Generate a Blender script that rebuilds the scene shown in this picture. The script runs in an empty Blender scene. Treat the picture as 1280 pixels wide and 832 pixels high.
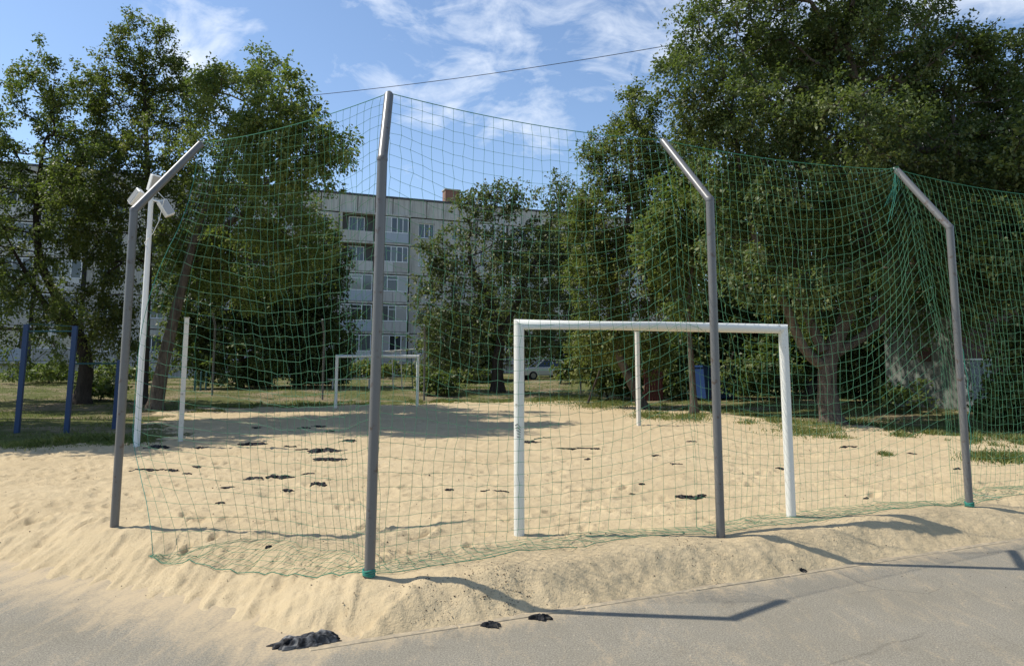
import bpy, bmesh, math, random
import numpy as np
from mathutils import Vector, Matrix

# ------------------------------------------------------------------ camera, sky, sun, exposure
SC = bpy.context.scene
COL = SC.collection
FPX, PPY, EYE = 888.0, 356.0, 1.58            # focal length / principal point in photo pixels, eye height
TH = math.atan(102 / 888.0)                   # camera pitch up
cd = bpy.data.cameras.new('camera'); cam = bpy.data.objects.new('camera', cd); COL.objects.link(cam)
cd.sensor_fit = 'HORIZONTAL'; cd.sensor_width = 36.0
cd.lens = FPX * 36.0 / 1280.0; cd.shift_y = -(416 - PPY) / 1280.0
cd.clip_start = 0.05; cd.clip_end = 3000
cam.location = (0, 0, EYE); cam.rotation_euler = (math.pi / 2 + TH, 0, 0)
SC.camera = cam
SC.view_settings.view_transform = 'Standard'; SC.view_settings.look = 'None'
SC.view_settings.exposure = 0.33; SC.view_settings.gamma = 1.0
SC.view_settings.use_curve_mapping = False

SUN_AZ, SUN_EL = math.radians(173), math.radians(52.6)     # azimuth counted from +X towards +Y
S = Vector((math.cos(SUN_EL) * math.cos(SUN_AZ), math.cos(SUN_EL) * math.sin(SUN_AZ), math.sin(SUN_EL)))
sl = bpy.data.lights.new('sun', 'SUN'); sl.energy = 4.2; sl.angle = math.radians(0.53); sl.color = (1.0, 0.945, 0.85)
so = bpy.data.objects.new('sun', sl); COL.objects.link(so)
so.rotation_euler = S.to_track_quat('Z', 'Y').to_euler(); so.location = (-20, 5, 30)


def ray(px, py):
    x = (px - 640) / FPX; y = (PPY - py) / FPX
    return Vector((x, math.cos(TH) - y * math.sin(TH), math.sin(TH) + y * math.cos(TH)))


def gnd(px, py, z=0.0):
    d = ray(px, py); t = (z - EYE) / d.z
    return Vector((0, 0, EYE)) + d * t


def at_y(px, py, Y):
    d = ray(px, py)
    return Vector((0, 0, EYE)) + d * (Y / d.y)


W = bpy.data.worlds.new('World'); SC.world = W; W.use_nodes = True
wt = W.node_tree; wt.nodes.clear()


def wn(t, **k):
    n = wt.nodes.new(t)
    for a, b in k.items():
        setattr(n, a, b)
    return n


def wm(op, a, b=None, c=None, clamp=False):
    n = wn('ShaderNodeMath', operation=op, use_clamp=clamp)
    for i, v in enumerate((a, b, c)):
        if v is None: continue
        if isinstance(v, (int, float)): n.inputs[i].default_value = v
        else: wt.links.new(v, n.inputs[i])
    return n.outputs[0]


sky = wn('ShaderNodeTexSky', sky_type='NISHITA', sun_disc=False)
sky.sun_elevation = SUN_EL
sky.sun_rotation = math.atan2(S.x, S.y)
sky.altitude = 150; sky.air_density = 1.0; sky.dust_density = 0.35; sky.ozone_density = 2.3
geo = wn('ShaderNodeTexCoord')
sep = wn('ShaderNodeSeparateXYZ'); wt.links.new(geo.outputs['Generated'], sep.inputs[0])
# cloud field: soft banks spread all round the sky, broken by fractal noise on a flat cloud layer
zc = wm('ADD', wm('MAXIMUM', sep.outputs[2], 0.0), 0.22)
cmb = wn('ShaderNodeCombineXYZ')
wt.links.new(wm('DIVIDE', sep.outputs[0], zc), cmb.inputs[0]); wt.links.new(wm('DIVIDE', sep.outputs[1], zc), cmb.inputs[1])
nz = wn('ShaderNodeTexNoise'); nz.inputs['Scale'].default_value = 2.6; nz.inputs['Detail'].default_value = 9
nz.inputs['Roughness'].default_value = 0.62; nz.inputs['Distortion'].default_value = 0.9
wt.links.new(cmb.outputs[0], nz.inputs['Vector'])
nz2 = wn('ShaderNodeTexNoise'); nz2.inputs['Scale'].default_value = 9.0; nz2.inputs['Detail'].default_value = 6
nz2.inputs['Roughness'].default_value = 0.6; nz2.inputs['Distortion'].default_value = 0.8
wt.links.new(cmb.outputs[0], nz2.inputs['Vector'])
BANKS = [(635, 15, 3.2, .95), (580, 45, 3.0, .8), (545, 85, 3.4, .85), (600, 110, 3.6, .8), (660, 130, 3.4, .75), (705, 105, 3.0, .7), (740, 8, 3.2, .9), (800, 22, 4.2, 1.1), (825, 70, 3.4, .7),
         (262, 68, 2.6, .9), (1240, 5, 4, 1.1), (1290, 120, 6, .8), (508, -6, 2, .8), (900, 70, 6, .7), (1010, -60, 9, .8), (815, 125, 2.5, .5)]
bank_dirs = [(ray(a, b).normalized(), r, w) for a, b, r, w in BANKS]
rb = random.Random(4)
for k in range(16):
    az = rb.uniform(0.75, 1.75) * math.pi + math.pi * 0.25 if k < 9 else rb.uniform(0, 2 * math.pi)
    el = math.radians(rb.uniform(14, 34) if k < 9 else rb.uniform(48, 80))
    bank_dirs.append((Vector((math.cos(el) * math.cos(az), math.cos(el) * math.sin(az), math.sin(el))), rb.uniform(5, 9), .8))
acc = None
for d, r, w in bank_dirs:
    dp = wn('ShaderNodeVectorMath', operation='DOT_PRODUCT'); wt.links.new(geo.outputs['Generated'], dp.inputs[0]); dp.inputs[1].default_value = d
    mr = wn('ShaderNodeMapRange', interpolation_type='SMOOTHSTEP')
    mr.inputs[1].default_value = math.cos(math.radians(r * 2.2)); mr.inputs[2].default_value = 1.0
    mr.inputs[3].default_value = 0; mr.inputs[4].default_value = w
    wt.links.new(dp.outputs['Value'], mr.inputs[0])
    acc = mr.outputs[0] if acc is None else wm('SMOOTH_MAX', acc, mr.outputs[0], .3)
dn = wm('ADD', wm('MULTIPLY', wm('SUBTRACT', nz.outputs[0], .5), 2.6), wm('MULTIPLY', wm('SUBTRACT', nz2.outputs[0], .5), 1.5))
den = wm('MULTIPLY', wm('ADD', wm('ADD', dn, wm('MULTIPLY', acc, 0.85)), -0.57), 1.0, clamp=True)
mx = wn('ShaderNodeMix', data_type='RGBA'); wt.links.new(wm('MULTIPLY', den, 0.9), mx.inputs[0])
tintn = wn('ShaderNodeMix', data_type='RGBA', blend_type='MULTIPLY'); tintn.inputs[0].default_value = 1.0
wt.links.new(sky.outputs[0], tintn.inputs[6]); tintn.inputs[7].default_value = (1.0, 1.0, 1.0, 1)
wt.links.new(tintn.outputs[2], mx.inputs[6]); mx.inputs[7].default_value = (6.2, 6.5, 6.9, 1)
bg = wn('ShaderNodeBackground'); bg.inputs[1].default_value = 0.146
wo = wn('ShaderNodeOutputWorld')
wt.links.new(mx.outputs[2], bg.inputs[0]); wt.links.new(bg.outputs[0], wo.inputs[0])

# ------------------------------------------------------------------ small helpers
rng = np.random.default_rng(7)
RND = random.Random(11)


def perlin(x, y, seed=0):
    r = np.random.default_rng(seed); perm = r.permutation(256); ang = r.uniform(0, 2 * np.pi, 256)
    gx, gy = np.cos(ang), np.sin(ang)
    xi = np.floor(x).astype(int); yi = np.floor(y).astype(int); xf = x - xi; yf = y - yi
    u = xf * xf * xf * (xf * (xf * 6 - 15) + 10); v = yf * yf * yf * (yf * (yf * 6 - 15) + 10)

    def g(ix, iy, dx, dy):
        h = perm[(perm[ix & 255] + iy) & 255]
        return gx[h] * dx + gy[h] * dy
    a = g(xi, yi, xf, yf); b = g(xi + 1, yi, xf - 1, yf); c = g(xi, yi + 1, xf, yf - 1); d = g(xi + 1, yi + 1, xf - 1, yf - 1)
    return (a + u * (b - a)) + v * ((c + u * (d - c)) - (a + u * (b - a)))


def fbm(x, y, seed=0, oct=4, rough=0.5):
    s = 0; amp = 1.0
    for i in range(oct):
        s = s + amp * perlin(x * 2 ** i + 17.3 * i, y * 2 ** i - 9.1 * i, seed + i); amp *= rough
    return s


def smooth(a, b, x):
    t = np.clip((x - a) / (b - a), 0, 1); return t * t * (3 - 2 * t)


def mesh_np(name, V, F, mat=None, parent=None, attrs=None, smoothed=False, uvless=True):
    """V (n,3), F (m,k) -> one mesh object"""
    V = np.asarray(V, np.float32); F = np.asarray(F, np.int32)
    me = bpy.data.meshes.new(name); k = F.shape[1]
    me.vertices.add(len(V)); me.vertices.foreach_set('co', V.ravel())
    me.loops.add(F.size); me.loops.foreach_set('vertex_index', F.ravel())
    me.polygons.add(len(F)); me.polygons.foreach_set('loop_start', np.arange(0, F.size, k, dtype=np.int32))
    me.update(calc_edges=True)
    if smoothed: me.polygons.foreach_set('use_smooth', np.ones(len(F), bool))
    for an, (dom, arr) in (attrs or {}).items():
        at = me.attributes.new(an, 'FLOAT', dom); at.data.foreach_set('value', np.asarray(arr, np.float32))
    if mat: me.materials.append(mat)
    return link(name, me, parent)


def link(name, me, parent=None):
    o = bpy.data.objects.new(name, me); COL.objects.link(o)
    if parent: o.parent = parent
    return o


def tag(o, label=None, cat=None, group=None, kind=None):
    if label: o['label'] = label
    if cat: o['category'] = cat
    if group: o['group'] = group
    if kind: o['kind'] = kind
    return o


def empty(name, loc=(0, 0, 0), rz=0.0):
    o = bpy.data.objects.new(name, None); COL.objects.link(o); o.location = loc; o.rotation_euler = (0, 0, rz)
    o.empty_display_size = 0.2
    return o


class MB:
    """collects shapes, builds one mesh object"""
    def __init__(s): s.v = []; s.f = []

    def box(s, lo, hi):
        b = len(s.v)
        for z in (lo[2], hi[2]):
            for x, y in ((lo[0], lo[1]), (hi[0], lo[1]), (hi[0], hi[1]), (lo[0], hi[1])): s.v.append((x, y, z))
        for q in ((3, 2, 1, 0), (4, 5, 6, 7), (0, 1, 5, 4), (1, 2, 6, 5), (2, 3, 7, 6), (3, 0, 4, 7)): s.f.append(tuple(b + i for i in q))
        return s

    def sweep(s, pts, rad, n=16, cap=True):
        """mitred tube along a polyline"""
        pts = [Vector(p) for p in pts]; m = len(pts)
        if not hasattr(rad, '__len__'): rad = [rad] * m
        b = len(s.v); u = None
        for i, p in enumerate(pts):
            d0 = (pts[i] - pts[i - 1]).normalized() if i else (pts[1] - pts[0]).normalized()
            d1 = (pts[i + 1] - pts[i]).normalized() if i < m - 1 else d0
            t = (d0 + d1)
            t = t.normalized() if t.length > 1e-6 else d0
            if u is None:
                u = d0.cross(Vector((0.31, 0.9, 0.2))).normalized()
            u = (u - d0 * u.dot(d0)).normalized(); w = d0.cross(u)
            for k in range(n):
                a = 2 * math.pi * k / n
                q = (u * math.cos(a) + w * math.sin(a)) * rad[i]
                q = q - d0 * (q.dot(t) / max(0.2, d0.dot(t)))
                s.v.append(tuple(p + q))
        for i in range(m - 1):
            for k in range(n):
                k2 = (k + 1) % n
                s.f.append((b + i * n + k, b + i * n + k2, b + (i + 1) * n + k2, b + (i + 1) * n + k))
        if cap:
            s.f.append(tuple(b + k for k in reversed(range(n)))); s.f.append(tuple(b + (m - 1) * n + k for k in range(n)))
        return s

    def prism(s, prof, y0, y1):
        """profile in x,z extruded along y"""
        b = len(s.v); n = len(prof)
        for y in (y0, y1):
            for x, z in prof: s.v.append((x, y, z))
        s.f.append(tuple(b + i for i in range(n))); s.f.append(tuple(b + n + i for i in reversed(range(n))))
        for i in range(n):
            j = (i + 1) % n; s.f.append((b + j, b + i, b + n + i, b + n + j))
        return s

    def mesh(s, name, mat=None, bevel=0.0, sm=None, segs=2):
        me = bpy.data.meshes.new(name); me.from_pydata(s.v, [], s.f)
        bm = bmesh.new(); bm.from_mesh(me)
        bmesh.ops.recalc_face_normals(bm, faces=bm.faces)
        if bevel:
            ed = [e for e in bm.edges if len(e.link_faces) == 2 and e.calc_face_angle(0) > 0.6]
            bmesh.ops.bevel(bm, geom=ed, offset=bevel, segments=segs, affect='EDGES', profile=0.5)
        bm.to_mesh(me); bm.free()
        if sm is not None:
            me.polygons.foreach_set('use_smooth', np.ones(len(me.polygons), bool))
            try: me.set_sharp_from_angle(angle=sm)
            except Exception: pass
        if mat: me.materials.append(mat)
        return me

    def build(s, name, mat=None, parent=None, **k):
        return link(name, s.mesh(name, mat, **k), parent)


def tubes(P0, P1, R0, R1, n=4):
    """many separate straight tubes -> V,F"""
    P0 = np.asarray(P0, float); P1 = np.asarray(P1, float); m = len(P0)
    R0 = np.broadcast_to(R0, (m,)); R1 = np.broadcast_to(R1, (m,))
    d = P1 - P0; d = d / np.maximum(1e-9, np.linalg.norm(d, axis=1))[:, None]
    ref = np.where(np.abs(d[:, 2:3]) > .9, np.array([[1., 0, 0]]), np.array([[0, 0, 1.]]))
    u = np.cross(d, ref); u /= np.linalg.norm(u, axis=1)[:, None]; w = np.cross(d, u)
    a = np.arange(n) * 2 * np.pi / n
    ring = u[:, None, :] * np.cos(a)[None, :, None] + w[:, None, :] * np.sin(a)[None, :, None]
    A = P0[:, None, :] + ring * R0[:, None, None]; B = P1[:, None, :] + ring * R1[:, None, None]
    V = np.concatenate([A, B], 1).reshape(-1, 3)
    k = np.arange(n); k2 = (k + 1) % n
    f = np.stack([k, k2, n + k2, n + k], 1)
    F = (f[None] + (np.arange(m) * 2 * n)[:, None, None]).reshape(-1, 4)
    return V, F


# ------------------------------------------------------------------ materials
def mat(name, col, rough=0.6, spec=0.5, metal=0.0):
    m = bpy.data.materials.new(name); m.use_nodes = True
    b = m.node_tree.nodes['Principled BSDF']
    b.inputs['Base Color'].default_value = (*col, 1); b.inputs['Roughness'].default_value = rough
    b.inputs['Metallic'].default_value = metal; b.inputs['Specular IOR Level'].default_value = spec
    return m


class N:
    def __init__(s, m):
        s.m = m; s.t = m.node_tree; s.b = s.t.nodes['Principled BSDF']
        s.tc = s.t.nodes.new('ShaderNodeTexCoord')

    def node(s, typ, **k):
        n = s.t.nodes.new(typ)
        for a, b in k.items(): setattr(n, a, b)
        return n

    def put(s, sock, v):
        if hasattr(v, 'node'): s.t.links.new(v, sock)
        elif isinstance(v, (tuple, list)) and len(v) == 3 and sock.type == 'RGBA': sock.default_value = (*v, 1)
        else: sock.default_value = v

    def noise(s, scale, detail=4, rough=.55, vec=None, dist=0.0, coord='Object', stretch=None):
        n = s.node('ShaderNodeTexNoise')
        v = vec or s.tc.outputs[coord]
        if stretch:
            mp = s.node('ShaderNodeMapping'); s.t.links.new(v, mp.inputs[0])
            mp.inputs['Scale'].default_value = stretch[:3]
            if len(stretch) > 3: mp.inputs['Rotation'].default_value = (0, 0, stretch[3])
            v = mp.outputs[0]
        s.t.links.new(v, n.inputs['Vector'])
        n.inputs['Scale'].default_value = scale; n.inputs['Detail'].default_value = detail
        n.inputs['Roughness'].default_value = rough; n.inputs['Distortion'].default_value = dist
        return n.outputs[0]

    def ramp(s, fac, stops):
        n = s.node('ShaderNodeValToRGB'); e = n.color_ramp.elements
        while len(e) < len(stops): e.new(0.5)
        for el, (p, c) in zip(e, stops):
            el.position = p; el.color = (*c, 1) if len(c) == 3 else c
        s.put(n.inputs[0], fac); return n.outputs[0]

    def mix(s, fac, a, b, blend='MIX'):
        n = s.node('ShaderNodeMix', data_type='RGBA', blend_type=blend)
        s.put(n.inputs[0], fac); s.put(n.inputs[6], a); s.put(n.inputs[7], b); return n.outputs[2]

    def math(s, op, a, b=0.0, clamp=False):
        n = s.node('ShaderNodeMath', operation=op, use_clamp=clamp); s.put(n.inputs[0], a); s.put(n.inputs[1], b); return n.outputs[0]

    def attr(s, name):
        n = s.node('ShaderNodeAttribute'); n.attribute_name = name; return n.outputs['Fac']

    def rnd(s):
        return s.node('ShaderNodeObjectInfo').outputs['Random']

    def col(s, v): s.put(s.b.inputs['Base Color'], v); return s

    def rough(s, v): s.put(s.b.inputs['Roughness'], v); return s

    def bump(s, h, strength=.3, dist=.01):
        n = s.node('ShaderNodeBump'); n.inputs['Strength'].default_value = strength; n.inputs['Distance'].default_value = dist
        s.put(n.inputs['Height'], h); s.t.links.new(n.outputs[0], s.b.inputs['Normal']); return s


M = {}
# sand
m = M['sand'] = mat('sand', (.6, .45, .27), .95, .15); n = N(m)
big = n.noise(.7, 5, .6); mid = n.noise(7, 5, .6); fine = n.noise(90, 3, .7); grain = n.noise(420, 2, .6)
c = n.ramp(big, [(.3, (.465, .362, .215)), (.7, (.55, .438, .27))])
c = n.mix(n.ramp(mid, [(.35, (0, 0, 0)), (.75, (.55, .55, .55))]), c, (.46, .355, .205))
c = n.mix(n.ramp(grain, [(.58, (0, 0, 0)), (.72, (.5, .5, .5))]), c, (.33, .24, .15))
c = n.mix(n.ramp(n.noise(55, 3, .6), [(.66, (0, 0, 0)), (.75, (.6, .6, .6))]), c, (.25, .19, .13))
n.col(c)
h = n.math('ADD', n.math('MULTIPLY', mid, .6), n.math('ADD', n.math('MULTIPLY', n.noise(24, 4, .7), .75), n.math('MULTIPLY', fine, .16)))
n.bump(h, .65, .038)
# asphalt with sand dust
m = M['asphalt'] = mat('asphalt', (.1, .1, .1), .9, .25); n = N(m)
base = n.ramp(n.noise(95, 5, .8), [(.36, (.125, .112, .086)), (.5, (.235, .212, .165)), (.62, (.38, .345, .27))])
base = n.mix(n.ramp(n.noise(1.3, 5, .6), [(.35, (0, 0, 0)), (.7, (.5, .5, .5))]), base, (.185, .162, .115))
vor = n.node('ShaderNodeTexVoronoi', feature='DISTANCE_TO_EDGE'); vor.inputs['Scale'].default_value = .55
mpv = n.node('ShaderNodeMix', data_type='RGBA'); mpv.inputs[0].default_value = .12
n.t.links.new(n.tc.outputs['Object'], mpv.inputs[6]); nzv = n.node('ShaderNodeTexNoise'); nzv.inputs['Scale'].default_value = 1.8; nzv.inputs['Detail'].default_value = 6
n.t.links.new(n.tc.outputs['Object'], nzv.inputs['Vector']); n.t.links.new(nzv.outputs['Color'], mpv.inputs[7]); n.t.links.new(mpv.outputs[2], vor.inputs['Vector'])
crack = n.math('MULTIPLY', n.ramp(vor.outputs['Distance'], [(0, (.55, .55, .55)), (.004, (0, 0, 0))]), n.ramp(n.noise(.5, 3), [(.5, (0, 0, 0)), (.6, (.7, .7, .7))]))
base = n.mix(crack, base, (.045, .04, .034))
base = n.mix(n.ramp(n.noise(2.6, 5, .7), [(.6, (0, 0, 0)), (.72, (.45, .45, .45))]), base, (.11, .098, .08))
base = n.mix(n.ramp(n.noise(30, 2, .5), [(.70, (0, 0, 0)), (.76, (.8, .8, .8))]), base, (.46, .40, .30))
dust = n.attr('dust')
streak = n.noise(3.2, 6, .7, stretch=(2.4, .7, 1, .25), dist=.6)
dn_ = n.math('ADD', dust, n.math('MULTIPLY', n.math('SUBTRACT', streak, .5), 1.5))
dn_ = n.math('ADD', dn_, n.math('MULTIPLY', n.math('SUBTRACT', n.noise(45, 5, .8), .5), 1.5))
dm = n.ramp(dn_, [(.25, (0, 0, 0)), (.95, (1, 1, 1))])
n.col(n.mix(n.math('MULTIPLY', dm, .95), base, (.49, .38, .235)))
n.bump(n.math('ADD', n.noise(140, 3, .7), n.math('MULTIPLY', n.noise(8, 3), .3)), .5, .006)
m = M['kerb'] = mat('kerb', (.4, .34, .25), .9, .2); n = N(m)
n.col(n.ramp(n.noise(14, 6, .7), [(.35, (.26, .22, .16)), (.65, (.46, .37, .24))])).bump(n.noise(60, 3), .4, .006)
# earth + thin grass
m = M['earth'] = mat('earth', (.2, .16, .09), .95, .1); n = N(m)
gr = n.ramp(n.noise(9, 5, .65), [(.3, (.07, .085, .028)), (.7, (.165, .165, .06))])
er = n.ramp(n.noise(5, 5, .6), [(.3, (.20, .155, .095)), (.7, (.33, .26, .165))])
n.col(n.mix(n.ramp(n.noise(.35, 5, .7), [(.47, (0, 0, 0)), (.6, (1, 1, 1))]), gr, er)).bump(n.noise(30, 4, .7), .8, .06)


def leafmat(name, cols, trans=.38, rough=.54):
    m = mat(name, cols[1], rough, .4); n = N(m); t = n.t
    c = n.ramp(n.attr('tint'), [(0, cols[0]), (.5, cols[1]), (1, cols[2])])
    n.col(c)
    tr = t.nodes.new('ShaderNodeBsdfTranslucent')
    n.put(tr.inputs[0], n.mix(.55, c, (.20, .30, .03)))
    ms = t.nodes.new('ShaderNodeMixShader'); ms.inputs[0].default_value = trans
    t.links.new(n.b.outputs[0], ms.inputs[1]); t.links.new(tr.outputs[0], ms.inputs[2])
    t.links.new(ms.outputs[0], t.nodes['Material Output'].inputs[0])
    return m


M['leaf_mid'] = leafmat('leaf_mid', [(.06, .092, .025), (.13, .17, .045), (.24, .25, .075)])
M['leaf_light'] = leafmat('leaf_light', [(.07, .105, .026), (.155, .195, .048), (.27, .28, .08)], .42)
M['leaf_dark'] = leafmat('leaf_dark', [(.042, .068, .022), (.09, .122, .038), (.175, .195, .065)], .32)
M['leaf_olive'] = leafmat('leaf_olive', [(.065, .088, .025), (.135, .158, .042), (.235, .235, .07)], .38)
M['leaf_grey'] = leafmat('leaf_grey', [(.06, .075, .032), (.11, .128, .055), (.19, .19, .09)], .3)
M['grass'] = leafmat('grass_blade', [(.05, .085, .02), (.14, .17, .045), (.36, .32, .13)], .35, .6)
m = M['bark'] = mat('bark', (.1, .08, .06), .95, .1); n = N(m)
n.col(n.ramp(n.noise(9, 6, .7, stretch=(1, 1, .22)), [(.3, (.045, .037, .03)), (.7, (.19, .155, .12))])).bump(n.noise(22, 5, .7, stretch=(1, 1, .18)), 1, .05)
m = M['bark_dark'] = mat('bark_dark', (.05, .04, .03), .95, .1); n = N(m)
n.col(n.ramp(n.noise(9, 6, .7, stretch=(1, 1, .22)), [(.3, (.03, .025, .022)), (.7, (.09, .072, .058))])).bump(n.noise(22, 5, .7, stretch=(1, 1, .18)), 1, .05)


def paint(name, col, wear, rough=.45, amt=.66, scale=14, spec=.5):
    m = mat(name, col, rough, spec); n = N(m)
    w = n.ramp(n.noise(scale, 6, .7), [(amt, (0, 0, 0)), (amt + .08, (1, 1, 1))])
    c = n.mix(n.math('MULTIPLY', n.noise(3, 4), .35), col, tuple(x * .72 for x in col))
    n.col(n.mix(w, c, wear)).bump(n.noise(60, 3), .15, .003)
    return m


M['grey_paint'] = paint('grey_paint', (.145, .143, .138), (.09, .062, .045), .36, .58, 11)
M['white_paint'] = paint('white_paint', (.76, .75, .68), (.30, .26, .20), .5, .63, 13)
M['white_old'] = paint('white_old', (.66, .63, .55), (.26, .23, .18), .6, .6, 16)
M['blue_paint'] = paint('blue_paint', (.010, .042, .12), (.06, .06, .06), .5, .68)
M['teal_paint'] = paint('teal_paint', (.02, .09, .09), (.1, .08, .07), .5, .7)
M['lamp_white'] = paint('lamp_white', (.8, .8, .77), (.5, .48, .42), .4, .72)
M['glass_lamp'] = mat('glass_lamp', (.35, .36, .36), .12, .8)
M['net'] = mat('net_cord', (.085, .25, .14), .7, .3)
M['net_rope'] = mat('net_rope', (.04, .20, .12), .7, .3)
M['teal_tie'] = mat('teal_tie', (.04, .23, .17), .7, .3)
M['cable'] = mat('cable', (.02, .02, .025), .6)
M['galv'] = mat('galvanised', (.35, .36, .37), .45, .5, .7)
m = M['rag'] = mat('rag', (.015, .016, .018), .95, .15); n = N(m)
n.col(n.ramp(n.noise(25, 5, .65), [(.35, (.011, .012, .014)), (.55, (.03, .031, .034)), (.72, (.17, .145, .11))])).bump(n.noise(70, 4, .7), .7, .01)
m = M['rag_sheen'] = mat('rag_sheen', (.03, .03, .03), .9, .3); n = N(m)
n.col(n.ramp(n.noise(9, 5, .6, dist=1.2), [(.40, (.012, .012, .013)), (.50, (.07, .07, .072)), (.60, (.20, .195, .185)), (.74, (.36, .33, .28))])).bump(n.noise(50, 4, .7), .6, .012)  # pale greys paint highlights and sheen onto the black cloth
# building
m = M['concrete'] = mat('panel_concrete', (.4, .39, .37), .9, .2); n = N(m)
c = n.ramp(n.noise(1.3, 6, .7, stretch=(1, 1, .35)), [(.28, (.40, .38, .33)), (.55, (.58, .55, .48)), (.8, (.66, .63, .555))])
c = n.mix(n.ramp(n.noise(2.2, 6, .75, stretch=(3.5, 3.5, .18)), [(.48, (0, 0, 0)), (.72, (.85, .85, .85))]), c, (.22, .20, .175))
c = n.mix(n.math('MULTIPLY', n.rnd(), .4), c, (.36, .34, .31))
n.col(c).bump(n.noise(25, 5, .7), .4, .02)
m = M['parapet'] = mat('parapet_panel', (.45, .45, .45), .85, .2); n = N(m)
c = n.ramp(n.rnd(), [(0, (.50, .47, .42)), (.45, (.40, .38, .35)), (.75, (.56, .54, .50)), (1, (.66, .66, .64))])
c = n.mix(n.ramp(n.noise(2.5, 6, .75, stretch=(3, 3, .2)), [(.5, (0, 0, 0)), (.75, (.7, .7, .7))]), c, (.2, .185, .165))
n.col(c).bump(n.noise(20, 4), .3, .02)
m = M['sheet_blue'] = mat('sheet_blue', (.42, .47, .52), .5, .4); n = N(m)
n.col(n.mix(n.math('MULTIPLY', n.noise(3, 5), .5), (.45, .5, .55), (.30, .32, .34)))
M['joint'] = mat('joint', (.12, .11, .10), .95)
M['frame_white'] = paint('frame_white', (.84, .84, .82), (.42, .39, .33), .45, .66)
m = M['pane'] = mat('window_pane', (.03, .035, .04), .06, .8); n = N(m)
n.col(n.ramp(n.rnd(), [(.0, (.02, .024, .028)), (.35, (.06, .07, .075)), (.6, (.16, .17, .165)), (1, (.42, .41, .38))]))
m = M['brick'] = mat('chimney_brick', (.3, .15, .1), .9); n = N(m)
bt = n.node('ShaderNodeTexBrick'); n.t.links.new(n.tc.outputs['Object'], bt.inputs[0]); bt.inputs['Scale'].default_value = 8
bt.inputs['Color1'].default_value = (.30, .14, .09, 1); bt.inputs['Color2'].default_value = (.22, .10, .07, 1); bt.inputs['Mortar'].default_value = (.3, .28, .25, 1)
n.col(bt.outputs[0])
M['roofing'] = mat('roofing', (.08, .08, .085), .9)
m = M['plaster'] = mat('shed_plaster', (.36, .38, .35), .9, .2); n = N(m)
c = n.ramp(n.noise(1.6, 6, .7), [(.3, (.11, .125, .105)), (.7, (.22, .235, .205))])
n.col(n.mix(n.ramp(n.noise(5, 6, .75), [(.6, (0, 0, 0)), (.68, (1, 1, 1))]), c, (.17, .16, .14))).bump(n.noise(20, 5, .7), .5, .02)
M['rust_brown'] = paint('rust_brown', (.07, .032, .025), (.05, .03, .025), .7, .6)
m = M['shed_shade'] = mat('shed_brown_shade', (.11, .075, .06), .9, .2); n = N(m)
bt = n.node('ShaderNodeTexBrick'); n.t.links.new(n.tc.outputs['Object'], bt.inputs[0]); bt.inputs['Scale'].default_value = 4.2
bt.inputs['Color1'].default_value = (.13, .075, .055, 1); bt.inputs['Color2'].default_value = (.09, .055, .045, 1); bt.inputs['Mortar'].default_value = (.16, .15, .13, 1)
n.col(bt.outputs[0])  # brown front face, its shade put into the dark colour
m = M['cabinet'] = mat('cabinet_paint', (.5, .52, .53), .6, .4); n = N(m)
sp = n.ramp(n.noise(3.2, 3, .5, dist=2.5), [(.47, (0, 0, 0)), (.5, (1, 1, 1)), (.54, (1, 1, 1)), (.57, (0, 0, 0))])
n.col(n.mix(n.math('MULTIPLY', sp, .85), (.22, .25, .25), (.06, .07, .085)))
M['red_paint'] = paint('red_paint', (.10, .022, .02), (.08, .04, .03), .6, .62)
M['blue_bin'] = paint('blue_bin', (.012, .04, .13), (.12, .07, .05), .5, .64, 6)
M['car_silver'] = mat('car_silver', (.62, .60, .53), .3, .5, .15)
M['car_glass'] = mat('car_glass', (.02, .025, .03), .05, .8)
M['tyre'] = mat('tyre', (.02, .02, .02), .9)
M['rim'] = mat('rim', (.4, .4, .41), .35, .5, .8)
M['lens'] = mat('lens', (.7, .68, .6), .1, .8)
M['tail'] = mat('tail', (.4, .02, .02), .2, .8)

# ------------------------------------------------------------------ ground layout
B = Vector((.925, .379, 0)).normalized()       # along the fence, the goal lines and the apartment block
NV = Vector((-B.y, B.x, 0))                    # into the court
ASZ = -0.20
EC = gnd(425, 804, ASZ); ER = gnd(1280, 672, ASZ); EL = gnd(0, 716, ASZ)
dR = (ER - EC).normalized(); nR = Vector((-dR.y, dR.x, 0))
dL = (EC - EL).normalized(); nL = Vector((-dL.y, dL.x, 0))


def edge_dist(x, y):
    eR = (x - EC.x) * nR.x + (y - EC.y) * nR.y
    eL = (x - EC.x) * nL.x + (y - EC.y) * nL.y
    return eR, eL


def base_z(x, y):
    s = x * NV.x + y * NV.y
    t = x * B.x + y * B.y
    z = 0.30 * smooth(31, 38, s) + 0.35 * smooth(38, 62, s) + .25 * smooth(17, 22, t) * smooth(6, 14, s)
    z = z + .10 * smooth(30.5, 32, s) * (fbm(x * .3, y * .3, 3, 3) + .3)
    return z


def sand_mask(x, y):
    s = x * NV.x + y * NV.y; t = x * B.x + y * B.y
    k = fbm(x * .45, y * .45, 21, 4, .6) * 1.3
    return np.minimum(np.minimum(30.2 - s, 15.8 - t), np.maximum(t + 1.2, 16.6 - s)) + k


SETTLE = [gnd(143, 658), gnd(461, 720), gnd(901, 671), gnd(1212, 633), gnd(649, 668), gnd(989, 645)]


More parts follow.
